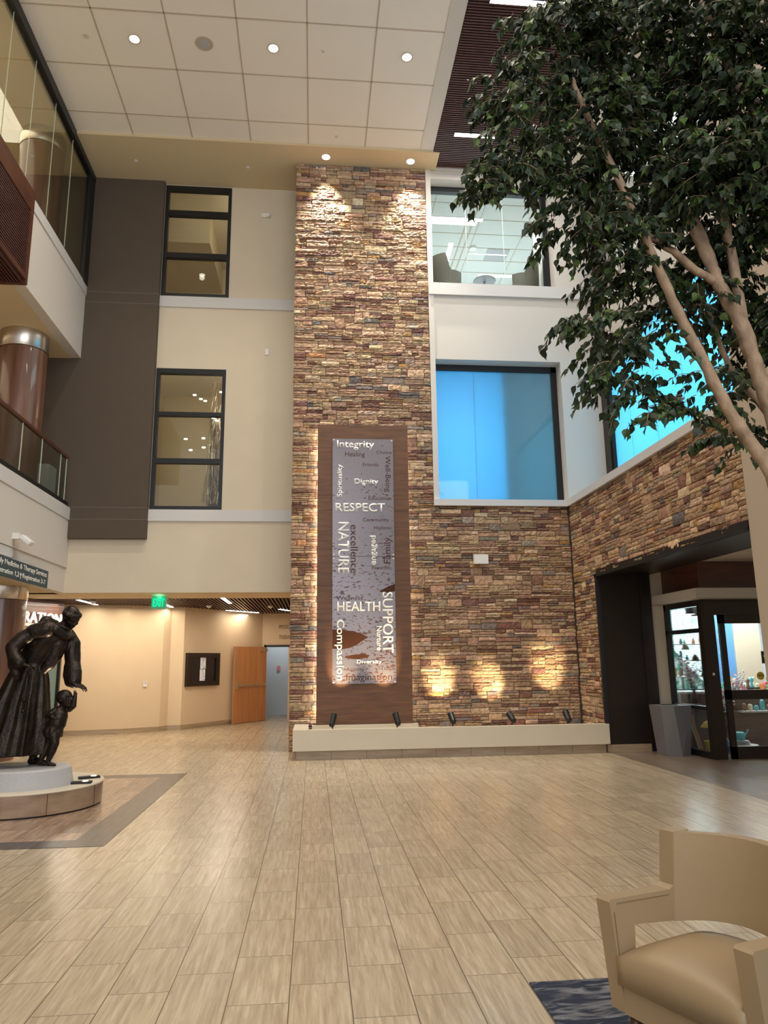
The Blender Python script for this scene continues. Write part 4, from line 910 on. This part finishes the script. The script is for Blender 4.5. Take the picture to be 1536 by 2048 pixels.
p = Vector((-3.95, 18.9, 0)); t = thing('thermostat', 'small white thermostat on the hall wall', 'thermostat', (-4.14, 18.77, 1.08), math.atan2(.48, .74)); obj('case', bx(0, .09, -.025, 0, 0, .13), 'white_pl', t, world=False, bevel=.005); obj('display', bx(.02, .07, -.027, -.0249, .07, .11), 'grey_pl', t, world=False)
single('fire_alarm', bx(-1.16, -1.06, 24.14, 24.2, 1.36, 1.52), 'c_rose', 'small red fire alarm pull in the room beyond the hall door', 'fire alarm', bevel=.008)
b = front(text_fit('PHYSICAL', .42, .11, .01, 0, .01), -1.02, 21.998, 2.60); tag(obj('wall_lettering', b, 'letter_grey'), 'small metal letters PHYSICAL above the hall door', 'lettering')
b = front(text_fit('THERAPY', .42, .11, .01, 0, .01), -1.02, 21.998, 2.30); tag(obj('wall_lettering', b, 'letter_grey'), 'small metal letters THERAPY above the hall door', 'lettering')
hs = [((-5.2, 17.48), 1.4, 90, 'leftmost linear light in the hall slat ceiling'), ((-3.6, 18.7), .8, 90, 'short linear light just behind the exit sign'), ((-2.01, 17.17), 1.5, 90, 'linear light in the hall slats right of the exit sign'), ((-1.98, 20.84), 1.3, 54, 'long linear light running along the display wall of the hall'), ((-.8, 20.3), .65, 68, 'linear light at the right end of the hall ceiling')]
for (x, y), l, rz, lab in hs:
    strip((x, y, 3.03), l, .09, .01, 'strip_em', lab, None, R(rz))
    light('hall_beam', 'AREA', (x, y, 2.98), 9 * l, (1, .86, .68), (x, y + .001, 0), .2, l)
for x, y, lab in ((-2.6, 18.6, 'small white dome in the hall slat ceiling near the display'), (-1.1, 18.8, 'small white dome in the hall slat ceiling above the door'), (-5.0, 17.2, 'small white sprinkler in the hall ceiling by the registration letters')):
    single('ceiling_dome', lathe(nb(), [(.07, 3.04), (.06, 3.0), (.02, 2.97)], (x, y, 0), 16), 'white_pl', lab, 'ceiling dome', smooth=True)
light('hall_ambient', 'AREA', (-3.2, 17.6, 2.97), 60, (1, .86, .68), (-3.2, 17.6, 0), 3, 1.6)
light('hall_ambient', 'AREA', (-5.4, 16.5, 2.97), 30, (1, .86, .68), (-5.4, 16.5, 0), .8, 1.6)
t = thing('exit_sign', 'green lit EXIT sign hanging from the hall ceiling', 'sign', (-3.2, 15.6, 2.74))
obj('face_plate', bx(-3.36, -3.05, 15.6, 15.61, 2.74, 3.0), mat('exit_plate', (.05, .30, .14), .3, emit=(.05, .55, .25), estr=.25), t)
obj('canopy', bx(-3.36, -3.05, 15.57, 15.64, 3.0, 3.03), 'white_pl', t)
obj('lettering', front(text_fit('EXIT', .235, .165, .03, 0, .004), -3.33, 15.599, 2.785), 'grn_em', t)
light('exit_glow', 'POINT', (-3.2, 15.54, 2.97), .5, (.1, 1, .4), size=.008)
# registration fascia
p = Vector((-6.35, 15.3, 0)); q = Vector((-5.72, 17.5, 0)); u_ = (q - p).normalized(); ang = math.atan2(u_.y, u_.x)
t = thing('registration_fascia', 'dark wood fascia over the registration desk behind the column', 'wood panel', p + Vector((0, 0, 2.5)), ang); obj('panel', bx(0, (q - p).length, 0, .1, 0, .52), 'redwood', t, world=False); obj('ledge', bx(0, (q - p).length, -.08, .1, -.06, .0), 'ledge', t, world=False)
t2 = thing('registration_letters', 'white lit letters REGISTRATION standing on the wood fascia', 'lettering', p + Vector((0, 0, 2.5)), ang)
b = text_fit('REGISTRATION', 2.4, .24, .01, 0, .03); bmesh.ops.transform(b, matrix=Matrix(((1, 0, 0, -.25), (0, 0, -1, -.03), (0, 1, 0, .01), (0, 0, 0, 1))), verts=b.verts); obj('letters', b, mat('lit_letters', (.9, .9, .86), .4, emit=(1, .95, .85), estr=.7), t2, world=False)
struct('wall_hall', bx(-7.6, -6.6, 15.3, 18.1, 0, 3.03), 'hall')
t = bpy.data.objects.new('door_3', None); COL.objects.link(t); t['kind'] = 'structure'; t.location = (-5.55, 16.7, 0); FRAME[t] = Matrix.Translation(t.location)
b = nb(); box(b, -5.98, -5.92, 16.66, 16.74, 0, 2.3); box(b, -5.50, -5.44, 16.66, 16.74, 0, 2.3); box(b, -5.98, -5.44, 16.66, 16.74, 2.24, 2.3); obj('door_frame', b, 'black', t)
obj('glass_pane', bx(-5.92, -5.50, 16.69, 16.70, 0, 2.24), mat('frosted_door_glass', srgb(150, 176, 164), .3), t)

# ------------------------------------------------------------------ statue base
t = thing('round_pedestal', 'round tiled pedestal under the granite block of the statue', 'pedestal', (-3.36, 9.4, 0))
obj('drum', lathe(nb(), [(.85, .02), (.86, .24)], (-3.36, 9.4, 0), 64), 'drum', t); obj('top_slab', lathe(nb(), [(.862, .24), (.868, .25), (.862, .262)], (-3.36, 9.4, 0), 64), 'stonecap', t); obj('shadow_gap', lathe(nb(), [(.82, 0), (.82, .02)], (-3.36, 9.4, 0), 48), 'soft_black', t)
b = nb()
for a in (-12, -55, -100, 35): x = -3.36 + .861 * math.cos(R(a)); y = 9.4 + .861 * math.sin(R(a)); cyl(b, (x, y, .02), (x, y, .24), .0025, seg=6)
obj('joint', b, 'letter_wood', t)
b = nb(); lathe(b, [(.66, .262), (.655, .30), (.62, .45), (.60, .465), (.57, .47)], (-3.43, 9.2, 0), 56, 1, .76)
single('granite_plinth', b, 'granite', 'oval grey granite block on the round pedestal', 'plinth', smooth=False)
for (x, y, rz, lab) in ((-2.70, 9.62, 25, 'small flat black light plate on the pedestal, the rear one'), (-2.68, 9.22, 5, 'small flat black light plate on the pedestal, the nearer one')):
    t = thing('pedestal_light', lab, 'floor light', (x, y, .262), R(rz)); obj('plate', bx(-.12, .12, -.05, .05, 0, .025), 'soft_black', t, world=False, bevel=.004); obj('lens', cyl(nb(), (.05, 0, .024), (.05, 0, .028), .032, seg=16), 'warm_em', t, world=False)
light('statue_beam', 'SPOT', (-2.70, 9.60, .31), 190, WARM, (-3.12, 9.24, 1.66), .03, spot=30, blend=.6)

# ------------------------------------------------------------------ statue figures
def fuse(name, bm, mt, parent, voxel, smooth_it=2):
    o = obj(name, bm, mt, parent, smooth=True)
    md = o.modifiers.new('remesh', 'REMESH'); md.mode = 'VOXEL'; md.voxel_size = voxel; md.use_smooth_shade = True
    sm = o.modifiers.new('smooth', 'SMOOTH'); sm.factor = .5; sm.iterations = smooth_it
    dg = bpy.context.evaluated_depsgraph_get(); dg.update()
    me = bpy.data.meshes.new_from_object(o.evaluated_get(dg)); o.modifiers.clear(); old = o.data; o.data = me; bpy.data.meshes.remove(old)
    if not me.materials: me.materials.append(M[mt] if isinstance(mt, str) else mt)
    me.polygons.foreach_set('use_smooth', [True] * len(me.polygons)); return o
def limb(bm, pts, rad, seg=14):
    """closed tube with ball ends and joints"""
    tube(bm, pts, rad, seg)
    for p, r in zip(pts, rad): ball(bm, p, r * .99, u=seg, v=8)
def loft(bm, rings, seg=48, fold=0, nf=9, ph=0):
    """rings: (cx,cy,cz,rx,ry,fold)"""
    rs = []
    for cx, cy, cz, rx, ry, fd in rings:
        ring = []
        for i in range(seg):
            a = 2 * math.pi * i / seg
            k = 1 + fd * (math.sin(nf * a + ph) * .6 + math.sin((nf * 2 - 3) * a + 1.3 + cz * 2) * .35 + math.sin(4 * a + cz * 3) * .3)
            ring.append(bm.verts.new((cx + rx * k * math.cos(a), cy + ry * k * math.sin(a), cz)))
        rs.append(ring)
    for a, b_ in zip(rs, rs[1:]):
        for i in range(seg): bm.faces.new((a[i], a[(i + 1) % seg], b_[(i + 1) % seg], b_[i]))
    bm.faces.new(rs[0][::-1]); bm.faces.new(rs[-1])
def hand(bm, wrist, palm_dir, up_dir, size=.18, spread=1.0, curl=.3, thumb=1):
    w_ = Vector(wrist); d = Vector(palm_dir).normalized(); n_ = Vector(up_dir); n_ = (n_ - d * n_.dot(d)).normalized(); s = d.cross(n_).normalized() * thumb
    pl = size * .5
    for k in range(4):
        o_ = (k - 1.5) * size * .11
        base = w_ + d * pl + s * o_; limb(bm, [w_ + s * o_ * .5, base], [size * .11, size * .085], 8)
        L = size * (.40, .47, .44, .34)[k]; c = curl * (1 + .15 * k)
        dir1 = (d + s * (k - 1.5) * .10 * spread - n_ * c * .6).normalized(); p1 = base + dir1 * L * .45
        dir2 = (d + s * (k - 1.5) * .12 * spread - n_ * c * 1.6).normalized(); p2 = p1 + dir2 * L * .32
        dir3 = (d - n_ * c * 2.6).normalized(); p3 = p2 + dir3 * L * .25
        limb(bm, [base, p1, p2, p3], [size * .055, size * .05, size * .045, size * .036], 8)
    tb = w_ + d * size * .15 - s * size * .14; t1 = tb + (d * .6 - s * .8).normalized() * size * .22; t2 = t1 + (d - s * .25 - n_ * .2).normalized() * size * .18
    limb(bm, [w_ - s * size * .05, tb, t1, t2], [size * .09, size * .075, size * .06, size * .045], 8)
def head(bm, c, H, face, tilt_down, hair=True):
    """c centre, H head height, face = heading angle (deg, 0 = +X), pitched down"""
    Rm = Matrix.Rotation(R(face), 3, 'Z') @ Matrix.Rotation(R(tilt_down), 3, 'Y')
    c = Vector(c)
    def P(x, y, z): return c + Rm @ (Vector((x, y, z)) * H)
    def bl(x, y, z, r, sx=1, sy=1, sz=1): ball(bm, P(x, y, z), r * H, sx, sy, sz, 18, 12, Rm)
    bl(-.06, 0, .12, .40, 1.02, .86, .92)           # cranium
    bl(.10, 0, -.10, .30, .95, .86, 1.12)           # face mass
    bl(.19, 0, -.33, .13, 1.0, 1.15, .9)            # chin
    bl(.02, .0, -.22, .26, 1.0, .95, .8)
    bl(.32, 0, .10, .12, .7, 2.0, .42)              # brow
    limb(bm, [P(.36, 0, .06), P(.45, 0, -.12)], [.035 * H, .055 * H], 8)   # nose
    for s in (-1, 1):
        bl(.405, s * .055, -.13, .04, 1, .9, .8); bl(.30, s * .15, -.08, .09, .8, 1, 1)   # nostril wing, cheek
        bl(.33, s * .13, .025, .05, .8, 1.3, .7)      # eye lid
        bl(-.02, s * .345, -.03, .085, .75, .35, 1.25)  # ear
    bl(.36, 0, -.215, .055, .7, 2.0, .5); bl(.35, 0, -.265, .055, .7, 1.7, .55)     # lips
    if hair:
        for i in range(26):
            a = R(-105 + 210 * i / 25); bl(.30 * math.cos(a) - .02, .36 * math.sin(a), .22 + .04 * math.sin(i * 2.1), .085, 1, 1, .9)
        bl(-.10, 0, .17, .415, 1.0, .90, .92)
        bl(.31, .04, .20, .07, 1.4, 1, .6)
    return P
SYc = 9.3
# friar
t = thing('statue_figure', 'dark bronze statue of a robed friar bending forward to a child', 'statue', (-3.3, SYc, .47))
b = nb()
# skirt of the habit
loft(b, [(-3.50, 9.30, .60, .42, .36, .10), (-3.49, 9.30, .70, .405, .35, .11), (-3.45, 9.30, .95, .34, .31, .115), (-3.43, 9.30, 1.2, .295, .27, .11), (-3.40, 9.30, 1.42, .245, .22, .085), (-3.385, 9.3, 1.58, .20, .17, .04), (-3.37, 9.3, 1.66, .185, .155, .02)], nf=11)
# torso bending forward (to +X)
loft(b, [(-3.39, 9.3, 1.58, .18, .155, .03), (-3.34, 9.3, 1.68, .19, .17, .03), (-3.27, 9.3, 1.80, .205, .19, .035), (-3.19, 9.3, 1.90, .215, .205, .035), (-3.12, 9.3, 1.98, .19, .20, .02), (-3.06, 9.3, 2.04, .11, .13, 0)], nf=7)
# scapular hanging from the chest
limb(b, [(-3.06, 9.26, 1.86), (-3.08, 9.25, 1.74), (-3.15, 9.24, 1.62), (-3.24, 9.24, 1.52), (-3.28, 9.24, 1.46)], [.11, .085, .075, .05, .03])
# hood rolls
limb(b, [(-3.20, 9.16, 2.10), (-3.24, 9.30, 2.13), (-3.17, 9.44, 2.10)], [.055, .075, .055]); limb(b, [(-3.17, 9.14, 2.10), (-3.06, 9.11, 2.03), (-2.98, 9.2, 1.95), (-2.97, 9.34, 1.95), (-3.04, 9.46, 2.0), (-3.15, 9.44, 2.08)], [.055, .06, .06, .06, .06, .055])
limb(b, [(-3.24, 9.3, 2.13), (-3.32, 9.3, 2.06), (-3.36, 9.3, 1.94)], [.06, .055, .03])
ball(b, (-3.13, 9.3, 1.99), .15, 1.1, 1.15, .8)
limb(b, [(-3.16, 9.12, 2.03), (-3.3, 9.12, 2.0)], [.10, .10]); limb(b, [(-3.1, 9.45, 2.0), (-3.0, 9.42, 1.93)], [.10, .10])
# neck
limb(b, [(-3.12, 9.3, 2.02), (-3.03, 9.3, 2.07), (-2.98, 9.3, 2.12)], [.085, .07, .068])
head(b, (-2.945, 9.28, 2.165), .27, -38, 30)
# right arm, bent back
limb(b, [(-3.30, 9.14, 1.99), (-3.42, 9.10, 1.92), (-3.51, 9.07, 1.82)], [.095, .095, .085]); limb(b, [(-3.51, 9.07, 1.82), (-3.47, 9.03, 1.72), (-3.40, 9.0, 1.64)], [.085, .08, .075])
limb(b, [(-3.49, 9.06, 1.76), (-3.46, 9.04, 1.62), (-3.43, 9.03, 1.52), (-3.415, 9.03, 1.47)], [.075, .075, .055, .03])       # wide sleeve hanging
hand(b, (-3.38, 9.0, 1.63), (1, .15, -.25), (0, 0, 1), .19, 1, .35, 1)
# left arm reaching down to the child
limb(b, [(-3.02, 9.42, 1.97), (-2.95, 9.42, 1.86), (-2.93, 9.40, 1.72), (-2.91, 9.37, 1.62)], [.095, .10, .095, .09])
limb(b, [(-2.91, 9.37, 1.62), (-2.88, 9.33, 1.52), (-2.855, 9.29, 1.42)], [.09, .095, .085])
limb(b, [(-2.93, 9.36, 1.60), (-2.93, 9.33, 1.49), (-2.91, 9.30, 1.41)], [.08, .075, .06])
hand(b, (-2.86, 9.27, 1.39), (.95, -.15, -.28), (.2, -.2, 1), .21, 2.2, .32, -1)
# feet in sandals
for x, y, a in ((-3.25, 9.38, 0), (-3.74, 9.16, -10)):
    limb(b, [(x - .04, y, .66), (x - .04, y, .54)], [.055, .045]); limb(b, [(x - .06, y, .505), (x + .03, y - .02, .505), (x + .12, y - .04, .49)], [.042, .042, .026])
fuse('body', b, 'bronze', t, .0095, 3)
b = nb(); tube(b, [(-3.30, 9.02, 1.55), (-3.30, 8.99, 1.3), (-3.30, 8.97, 1.12)], .012, 8); ball(b, (-3.30, 8.97, 1.22), .022); ball(b, (-3.30, 8.97, 1.10), .022); obj('rope_cord', b, 'bronze', t, smooth=True)
# child
t = thing('statue_figure', 'small dark bronze statue of a striding child under the hand of the friar', 'statue', (-3.0, 9.15, .47))
b = nb(); Y0 = 9.15
limb(b, [(-3.01, Y0, .88), (-2.97, Y0, .95), (-2.95, Y0, 1.03), (-2.95, Y0, 1.08)], [.092, .102, .094, .07])
limb(b, [(-2.94, Y0, 1.08), (-2.925, Y0, 1.14)], [.045, .04])
head(b, (-2.90, Y0 - .005, 1.215), .215, -25, -16, False)
ball(b, (-2.915, Y0 + .005, 1.243), .094, 1.0, .88, .92)
limb(b, [(-2.99, Y0 - .05, 1.09), (-3.055, Y0 - .075, 1.045)], [.042, .034]); limb(b, [(-3.055, Y0 - .075, 1.045), (-2.99, Y0 - .13, 1.03)], [.033, .025]); hand(b, (-2.99, Y0 - .13, 1.03), (1, -.1, -.3), (0, -.3, 1), .075, 1, .3, 1)
limb(b, [(-2.91, Y0 + .04, 1.10), (-2.85, Y0 + .03, 1.10), (-2.80, Y0 + .01, 1.14)], [.036, .033, .03]); limb(b, [(-2.80, Y0 + .01, 1.14), (-2.79, Y0, 1.25)], [.029, .023]); hand(b, (-2.79, Y0, 1.25), (-.1, 0, 1), (0, 1, 0), .08, 1, .15, 1)
# loin cloth
loft(b, [(-3.0, Y0, .79, .095, .09, .06), (-3.01, Y0, .86, .11, .104, .07), (-3.0, Y0, .92, .10, .097, .03)], nf=8)
limb(b, [(-3.08, Y0 + .03, .93), (-3.12, Y0 + .05, .86), (-3.14, Y0 + .06, .80)], [.04, .035, .02])
# legs
limb(b, [(-2.99, Y0 - .03, .84), (-2.965, Y0 - .05, .73)], [.07, .052]); limb(b, [(-2.965, Y0 - .05, .73), (-2.99, Y0 - .05, .64), (-3.02, Y0 - .05, .545)], [.05, .047, .03]); limb(b, [(-3.03, Y0 - .05, .505), (-2.98, Y0 - .06, .50), (-2.94, Y0 - .07, .492)], [.026, .024, .017])
limb(b, [(-3.02, Y0 + .03, .84), (-3.06, Y0 + .03, .72)], [.068, .05]); limb(b, [(-3.06, Y0 + .03, .72), (-3.09, Y0 + .03, .63), (-3.13, Y0 + .02, .545)], [.049, .045, .03]); limb(b, [(-3.15, Y0 + .02, .508), (-3.09, Y0 + .0, .50), (-3.04, Y0 - .01, .492)], [.026, .024, .017])
fuse('body', b, 'bronze', t, .006, 2)

# ------------------------------------------------------------------ armchair
ax = Vector((.40, -.92, 0)).normalized(); ang = math.atan2(ax.y, ax.x)
t = thing('armchair', 'beige leather armchair with open arms on the navy carpet', 'armchair', (1.665, 3.05, .008), ang)
W2 = .36; FY = -.36
def bprof(pts_yz, x0, x1):
    b = nb(); a = [b.verts.new((x0, y, z)) for y, z in pts_yz]; c = [b.verts.new((x1, y, z)) for y, z in pts_yz]
    b.faces.new(a); b.faces.new(c[::-1]); n_ = len(pts_yz)
    for i in range(n_): b.faces.new((a[i], c[i], c[(i + 1) % n_], a[(i + 1) % n_]))
    return b
for s in (-1, 1):
    x0, x1 = (-W2, -W2 + .075) if s < 0 else (W2 - .075, W2)
    prof = [(FY + .05, .19), (FY, .61), (FY + .01, .62), (.0, .607), (.025, .62), (.05, .835), (.15, .835), (.125, .47), (FY + .135, .505), (FY + .13, .40), (FY + .16, .19)]
    obj('arm', bprof(prof, x0, x1), 'leather', t, world=False, bevel=.02, seg=4)
# curved back
b = nb(); n_ = 22; rs = []
for i in range(n_ + 1):
    u = i / n_ * 2 - 1; x = u * (W2 - .074); off = .10 * (1 - u * u); top = .832 + .012 * (1 - u * u); bot = .478 + .035 * (1 - u * u)
    y0 = .012 + off
    rs.append([b.verts.new((x, y0 + .0, bot)), b.verts.new((x, y0 + .0 + .045, top)), b.verts.new((x, y0 + .105, top)), b.verts.new((x, y0 + .085, bot))])
for p, q in zip(rs, rs[1:]):
    for k in range(4): b.faces.new((p[k], q[k], q[(k + 1) % 4], p[(k + 1) % 4]))
b.faces.new(rs[0]); b.faces.new(rs[-1][::-1])
obj('backrest', b, 'leather', t, world=False, bevel=.016, seg=3)
# seat cushion with crown
def cushion(x0, x1, y0, y1, z0, z1, crown, nx=18, ny=18):
    b = nb(); g = []
    for j in range(ny + 1):
        row = []
        for i in range(nx + 1):
            u = i / nx * 2 - 1; v = j / ny * 2 - 1
            e = (1 - abs(u) ** 5) ** .5 * (1 - abs(v) ** 5) ** .5 if abs(u) < 1 and abs(v) < 1 else 0
            row.append(b.verts.new(((x0 + x1) / 2 + u * (x1 - x0) / 2, (y0 + y1) / 2 + v * (y1 - y0) / 2, z1 - .03 + .03 * e + crown * (1 - u * u) * (1 - v * v * .6))))
        g.append(row)
    for j in range(ny):
        for i in range(nx): b.faces.new((g[j][i], g[j][i + 1], g[j + 1][i + 1], g[j + 1][i]))
    ring = g[0] + [r_[-1] for r_ in g[1:]] + g[-1][-2::-1] + [g[j][0] for j in range(ny - 1, 0, -1)]
    low = [b.verts.new((v.co.x, v.co.y, z0)) for v in ring]
    for k in range(len(ring)): b.faces.new((ring[k], low[k], low[(k + 1) % len(ring)], ring[(k + 1) % len(ring)]))
    b.faces.new(low[::-1]); return b
obj('seat_cushion', cushion(-W2 + .072, W2 - .072, FY + .02, .19, .30, .435, .04), 'leather', t, world=False, smooth=True)
obj('seat_base', bx(-W2 + .074, W2 - .074, FY + .045, .19, .19, .297), 'leather', t, world=False, bevel=.008)
for sx in (-1, 1):
    for sy in (0, 1):
        y = FY + .10 if not sy else .12
        obj('leg', cyl(nb(), (sx * (W2 - .09), y, .20), (sx * (W2 - .06), y + (-.03 if not sy else .05), 0), .028, .015, 14), 'dkwood', t, world=False, smooth=True)
b = nb()
for s, x in ((-1, -W2 + .0755), (1, W2 - .0755)):
    tube(b, [(x - s * .001, FY + .05, .24), (x - s * .001, FY + .022, .57)], .0018, 6); tube(b, [(x - s * .001, FY + .04, .60), (x - s * .001, -.01, .588)], .0018, 6)
obj('piping', b, mat('dark_stitch', srgb(120, 96, 66), .6), t, world=False)

# ------------------------------------------------------------------ tree
t = thing('indoor_tree', 'tall leafy artificial tree with several pale trunks at the right', 'tree', (3.55, 4.75, 0))
STEMS = [
 ([(1.869, 4.5, 5.878), (1.905, 4.5, 5.73), (1.97, 4.5, 5.513), (2.182, 4.5, 4.975), (2.272, 4.5, 4.717), (2.39, 4.5, 4.368), (2.49, 4.5, 4.064), (2.607, 4.5, 3.766), (2.721, 4.5, 3.474), (2.836, 4.5, 3.206), (2.97, 4.5, 2.995), (3.076, 4.5, 2.80), (3.36, 4.62, 1.6), (3.5, 4.72, 0)], .014, .052),
 ([(2.712, 4.7, 5.0), (2.801, 4.7, 4.857), (2.926, 4.7, 4.473), (2.962, 4.7, 4.344), (3.043, 4.7, 4.162), (3.115, 4.7, 3.997), (3.162, 4.7, 3.771), (3.206, 4.7, 3.559), (3.265, 4.7, 3.358), (3.5, 4.74, 1.8), (3.56, 4.75, 0)], .034, .066),
 ([(2.45, 4.8, 6.1), (2.547, 4.75, 5.681), (2.621, 4.7, 5.342), (2.673, 4.7, 5.168), (2.766, 4.7, 4.943), (2.863, 4.7, 4.776), (2.94, 4.7, 4.46)], .012, .038),
 ([(3.0, 5.05, 4.5), (3.077, 5.0, 4.18), (3.124, 5.0, 3.931), (3.176, 5.0, 3.784), (3.288, 5.0, 3.632), (3.386, 4.9, 3.374), (3.58, 4.85, 1.8), (3.62, 4.82, 0)], .012, .036),
 ([(2.294, 4.55, 4.712), (2.414, 4.6, 4.612), (2.59, 4.6, 4.504), (2.766, 4.65, 4.396), (2.95, 4.7, 4.33)], .018, .032),
 ([(2.93, 4.95, 6.4), (2.947, 4.9, 6.065), (2.953, 4.8, 5.645), (3.035, 4.8, 5.279), (3.119, 4.8, 5.104), (3.136, 4.75, 4.631), (3.125, 4.7, 3.997)], .012, .04),
 ([(2.9, 4.4, 6.5), (3.01, 4.4, 6.112), (3.084, 4.4, 5.825), (3.158, 4.4, 5.688), (3.233, 4.4, 5.569), (3.359, 4.4, 5.112), (3.58, 4.6, 3.4), (3.68, 4.75, 1.6), (3.66, 4.8, 0)], .02, .058)]
rg = random.Random(4)
for pts_, r0, r1 in STEMS:
    # resample with small knots
    P = []; RR = []; n_ = len(pts_)
    for i in range(n_ - 1):
        for k in range(4):
            f = k / 4; p = Vector(pts_[i]).lerp(Vector(pts_[i + 1]), f); s = (i + f) / (n_ - 1)
            P.append(p + Vector((rg.uniform(-1, 1), rg.uniform(-1, 1), 0)) * .005); RR.append((r0 + (r1 - r0) * s ** .8) * rg.uniform(.93, 1.09))
    P.append(Vector(pts_[-1])); RR.append(r1)
    obj('trunk', tube(nb(), P, RR, 12), 'bark', t, smooth=True)
BLOBS = []
LV = []; LF = []; LC = []; twigs = nb()
def leaf(p, tip, nrm, L, col):
    d = tip.normalized(); s = d.cross(nrm).normalized(); n_ = s.cross(d)
    i0 = len(LV); W = L * .40
    for (u, v, h) in ((0, 0, 0), (.16, W * .75, .10), (.38, W, .14), (.62, W * .62, .10), (.80, W * .22, .02), (1.05, 0, -.10), (.80, -W * .22, .02), (.62, -W * .62, .10), (.38, -W, .14), (.16, -W * .75, .10), (.35, 0, -.02), (.65, 0, -.03)):
        LV.append(p + d * (u * L) + s * v + n_ * (h * L)); LC.append(col)
    for f in ((0, 1, 2, 10), (10, 2, 3, 11), (11, 3, 4, 5), (0, 10, 8, 9), (10, 11, 7, 8), (11, 5, 6, 7)): LF.append(tuple(i0 + k for k in f))
GREENS = [(36, 50, 28), (46, 62, 32), (32, 46, 30), (56, 72, 36), (44, 60, 44), (74, 94, 46), (52, 58, 34), (64, 76, 56)]
BLOBS = [(1.81, 4.5, 6.11, 0.35, 0.29), (1.46, 4.5, 5.66, 0.27, 0.17), (1.53, 4.5, 5.2, 0.35, 0.21), (1.23, 4.4, 4.9, 0.14, 0.09), (2.08, 4.7, 5.61, 0.43, 0.4), (1.83, 4.5, 4.74, 0.24, 0.21), (2.67, 4.8, 6.33, 0.61, 0.44), (2.68, 5.0, 5.43, 0.49, 0.42), (2.32, 4.8, 4.58, 0.37, 0.27), (1.77, 4.4, 3.82, 0.15, 0.09), (2.07, 4.5, 3.84, 0.24, 0.17), (2.44, 4.8, 3.82, 0.22, 0.25), (2.84, 5.1, 4.39, 0.36, 0.31), (3.06, 4.5, 5.72, 0.41, 0.57), (3.4, 5.0, 5.02, 0.35, 0.49), (3.26, 5.2, 4.64, 0.33, 0.26), (2.17, 4.4, 3.26, 0.05, 0.16), (3.06, 5.1, 3.68, 0.25, 0.2), (2.67, 4.7, 3.33, 0.12, 0.17), (3.11, 4.9, 3.19, 0.16, 0.15), (3.56, 5.2, 4.03, 0.2, 0.4), (2.0, 4.4, 3.47, 0.09, 0.11), (2.68, 4.3, 5.0, 0.27, 0.27), (3.94, 4.7, 5.51, 0.43, 0.86), (3.85, 4.9, 4.12, 0.35, 0.55), (2.55, 4.8, 7.4, 0.88, 0.34), (3.67, 4.7, 7.34, 0.53, 0.43), (3.15, 4.2, 6.2, .45, .35), (3.3, 4.3, 5.2, .35, .35), (2.3, 4.4, 6.3, .4, .3), (1.12, 4.4, 4.80, .06, .13)]
THIN = {9: .8, 10: .75, 11: .38, 12: .6, 16: .7, 17: .42, 18: .5, 19: .6, 20: .6, 21: .5, 8: .85}
for bi, (cx, cy, cz, rx, rz) in enumerate(BLOBS):
    ry = min(.5, max(.14, rx * 1.1)); n_t = max(7, int(rx * rz * math.pi * 225 * THIN.get(bi, 1)))
    for k in range(n_t):
        while True:
            q = Vector((rg.uniform(-1, 1), rg.uniform(-1, 1), rg.uniform(-1, 1)))
            if q.length < 1: break
        p = Vector((cx + q.x * rx, cy + q.y * ry, cz + q.z * rz))
        out = Vector((q.x * .8 - .25, q.y * .6 - .1, 0)) + Vector((rg.uniform(-.5, .5), rg.uniform(-.5, .5), rg.uniform(-.25, .25)))
        out.normalize(); Lt = rg.uniform(.14, .26); path = []
        for j in range(5):
            f = j / 4; path.append(p + out * Lt * f + Vector((0, 0, -.55 * Lt * f * f)))
        tube(twigs, path, [.0035, .003, .0026, .002, .0014], 4)
        nl = rg.randint(9, 13)
        for j in range(nl):
            f = (j + .6) / nl; i_ = min(3, int(f * 4)); a = path[i_].lerp(path[i_ + 1], f * 4 - i_)
            side = Vector((-out.y, out.x, 0)) * (1 if j % 2 else -1)
            td = out * rg.uniform(.1, .7) + side * rg.uniform(.2, .9) + Vector((0, 0, -rg.uniform(.4, 1.3)))
            nr = Vector((rg.uniform(-1, 1), rg.uniform(-1, .4), rg.uniform(.0, 1)))
            g = rg.choice(GREENS); kk = rg.uniform(.8, 1.2); L = rg.uniform(.062, .092)
            st = a + td.normalized() * .012
            leaf(st, td, nr, L, srgb(*[c * kk for c in g]))
me = bpy.data.meshes.new('foliage'); me.from_pydata([tuple(v - Vector((3.55, 4.75, 0))) for v in LV], [], LF)
ca = me.color_attributes.new('col', 'FLOAT_COLOR', 'POINT'); ca.data.foreach_set('color', [x for c in LC for x in (c[0], c[1], c[2], 1)])
me.materials.append(M['leaf']); me.update()
o = bpy.data.objects.new('foliage', me); COL.objects.link(o); o.parent = t
obj('twigs', twigs, 'bark', t)
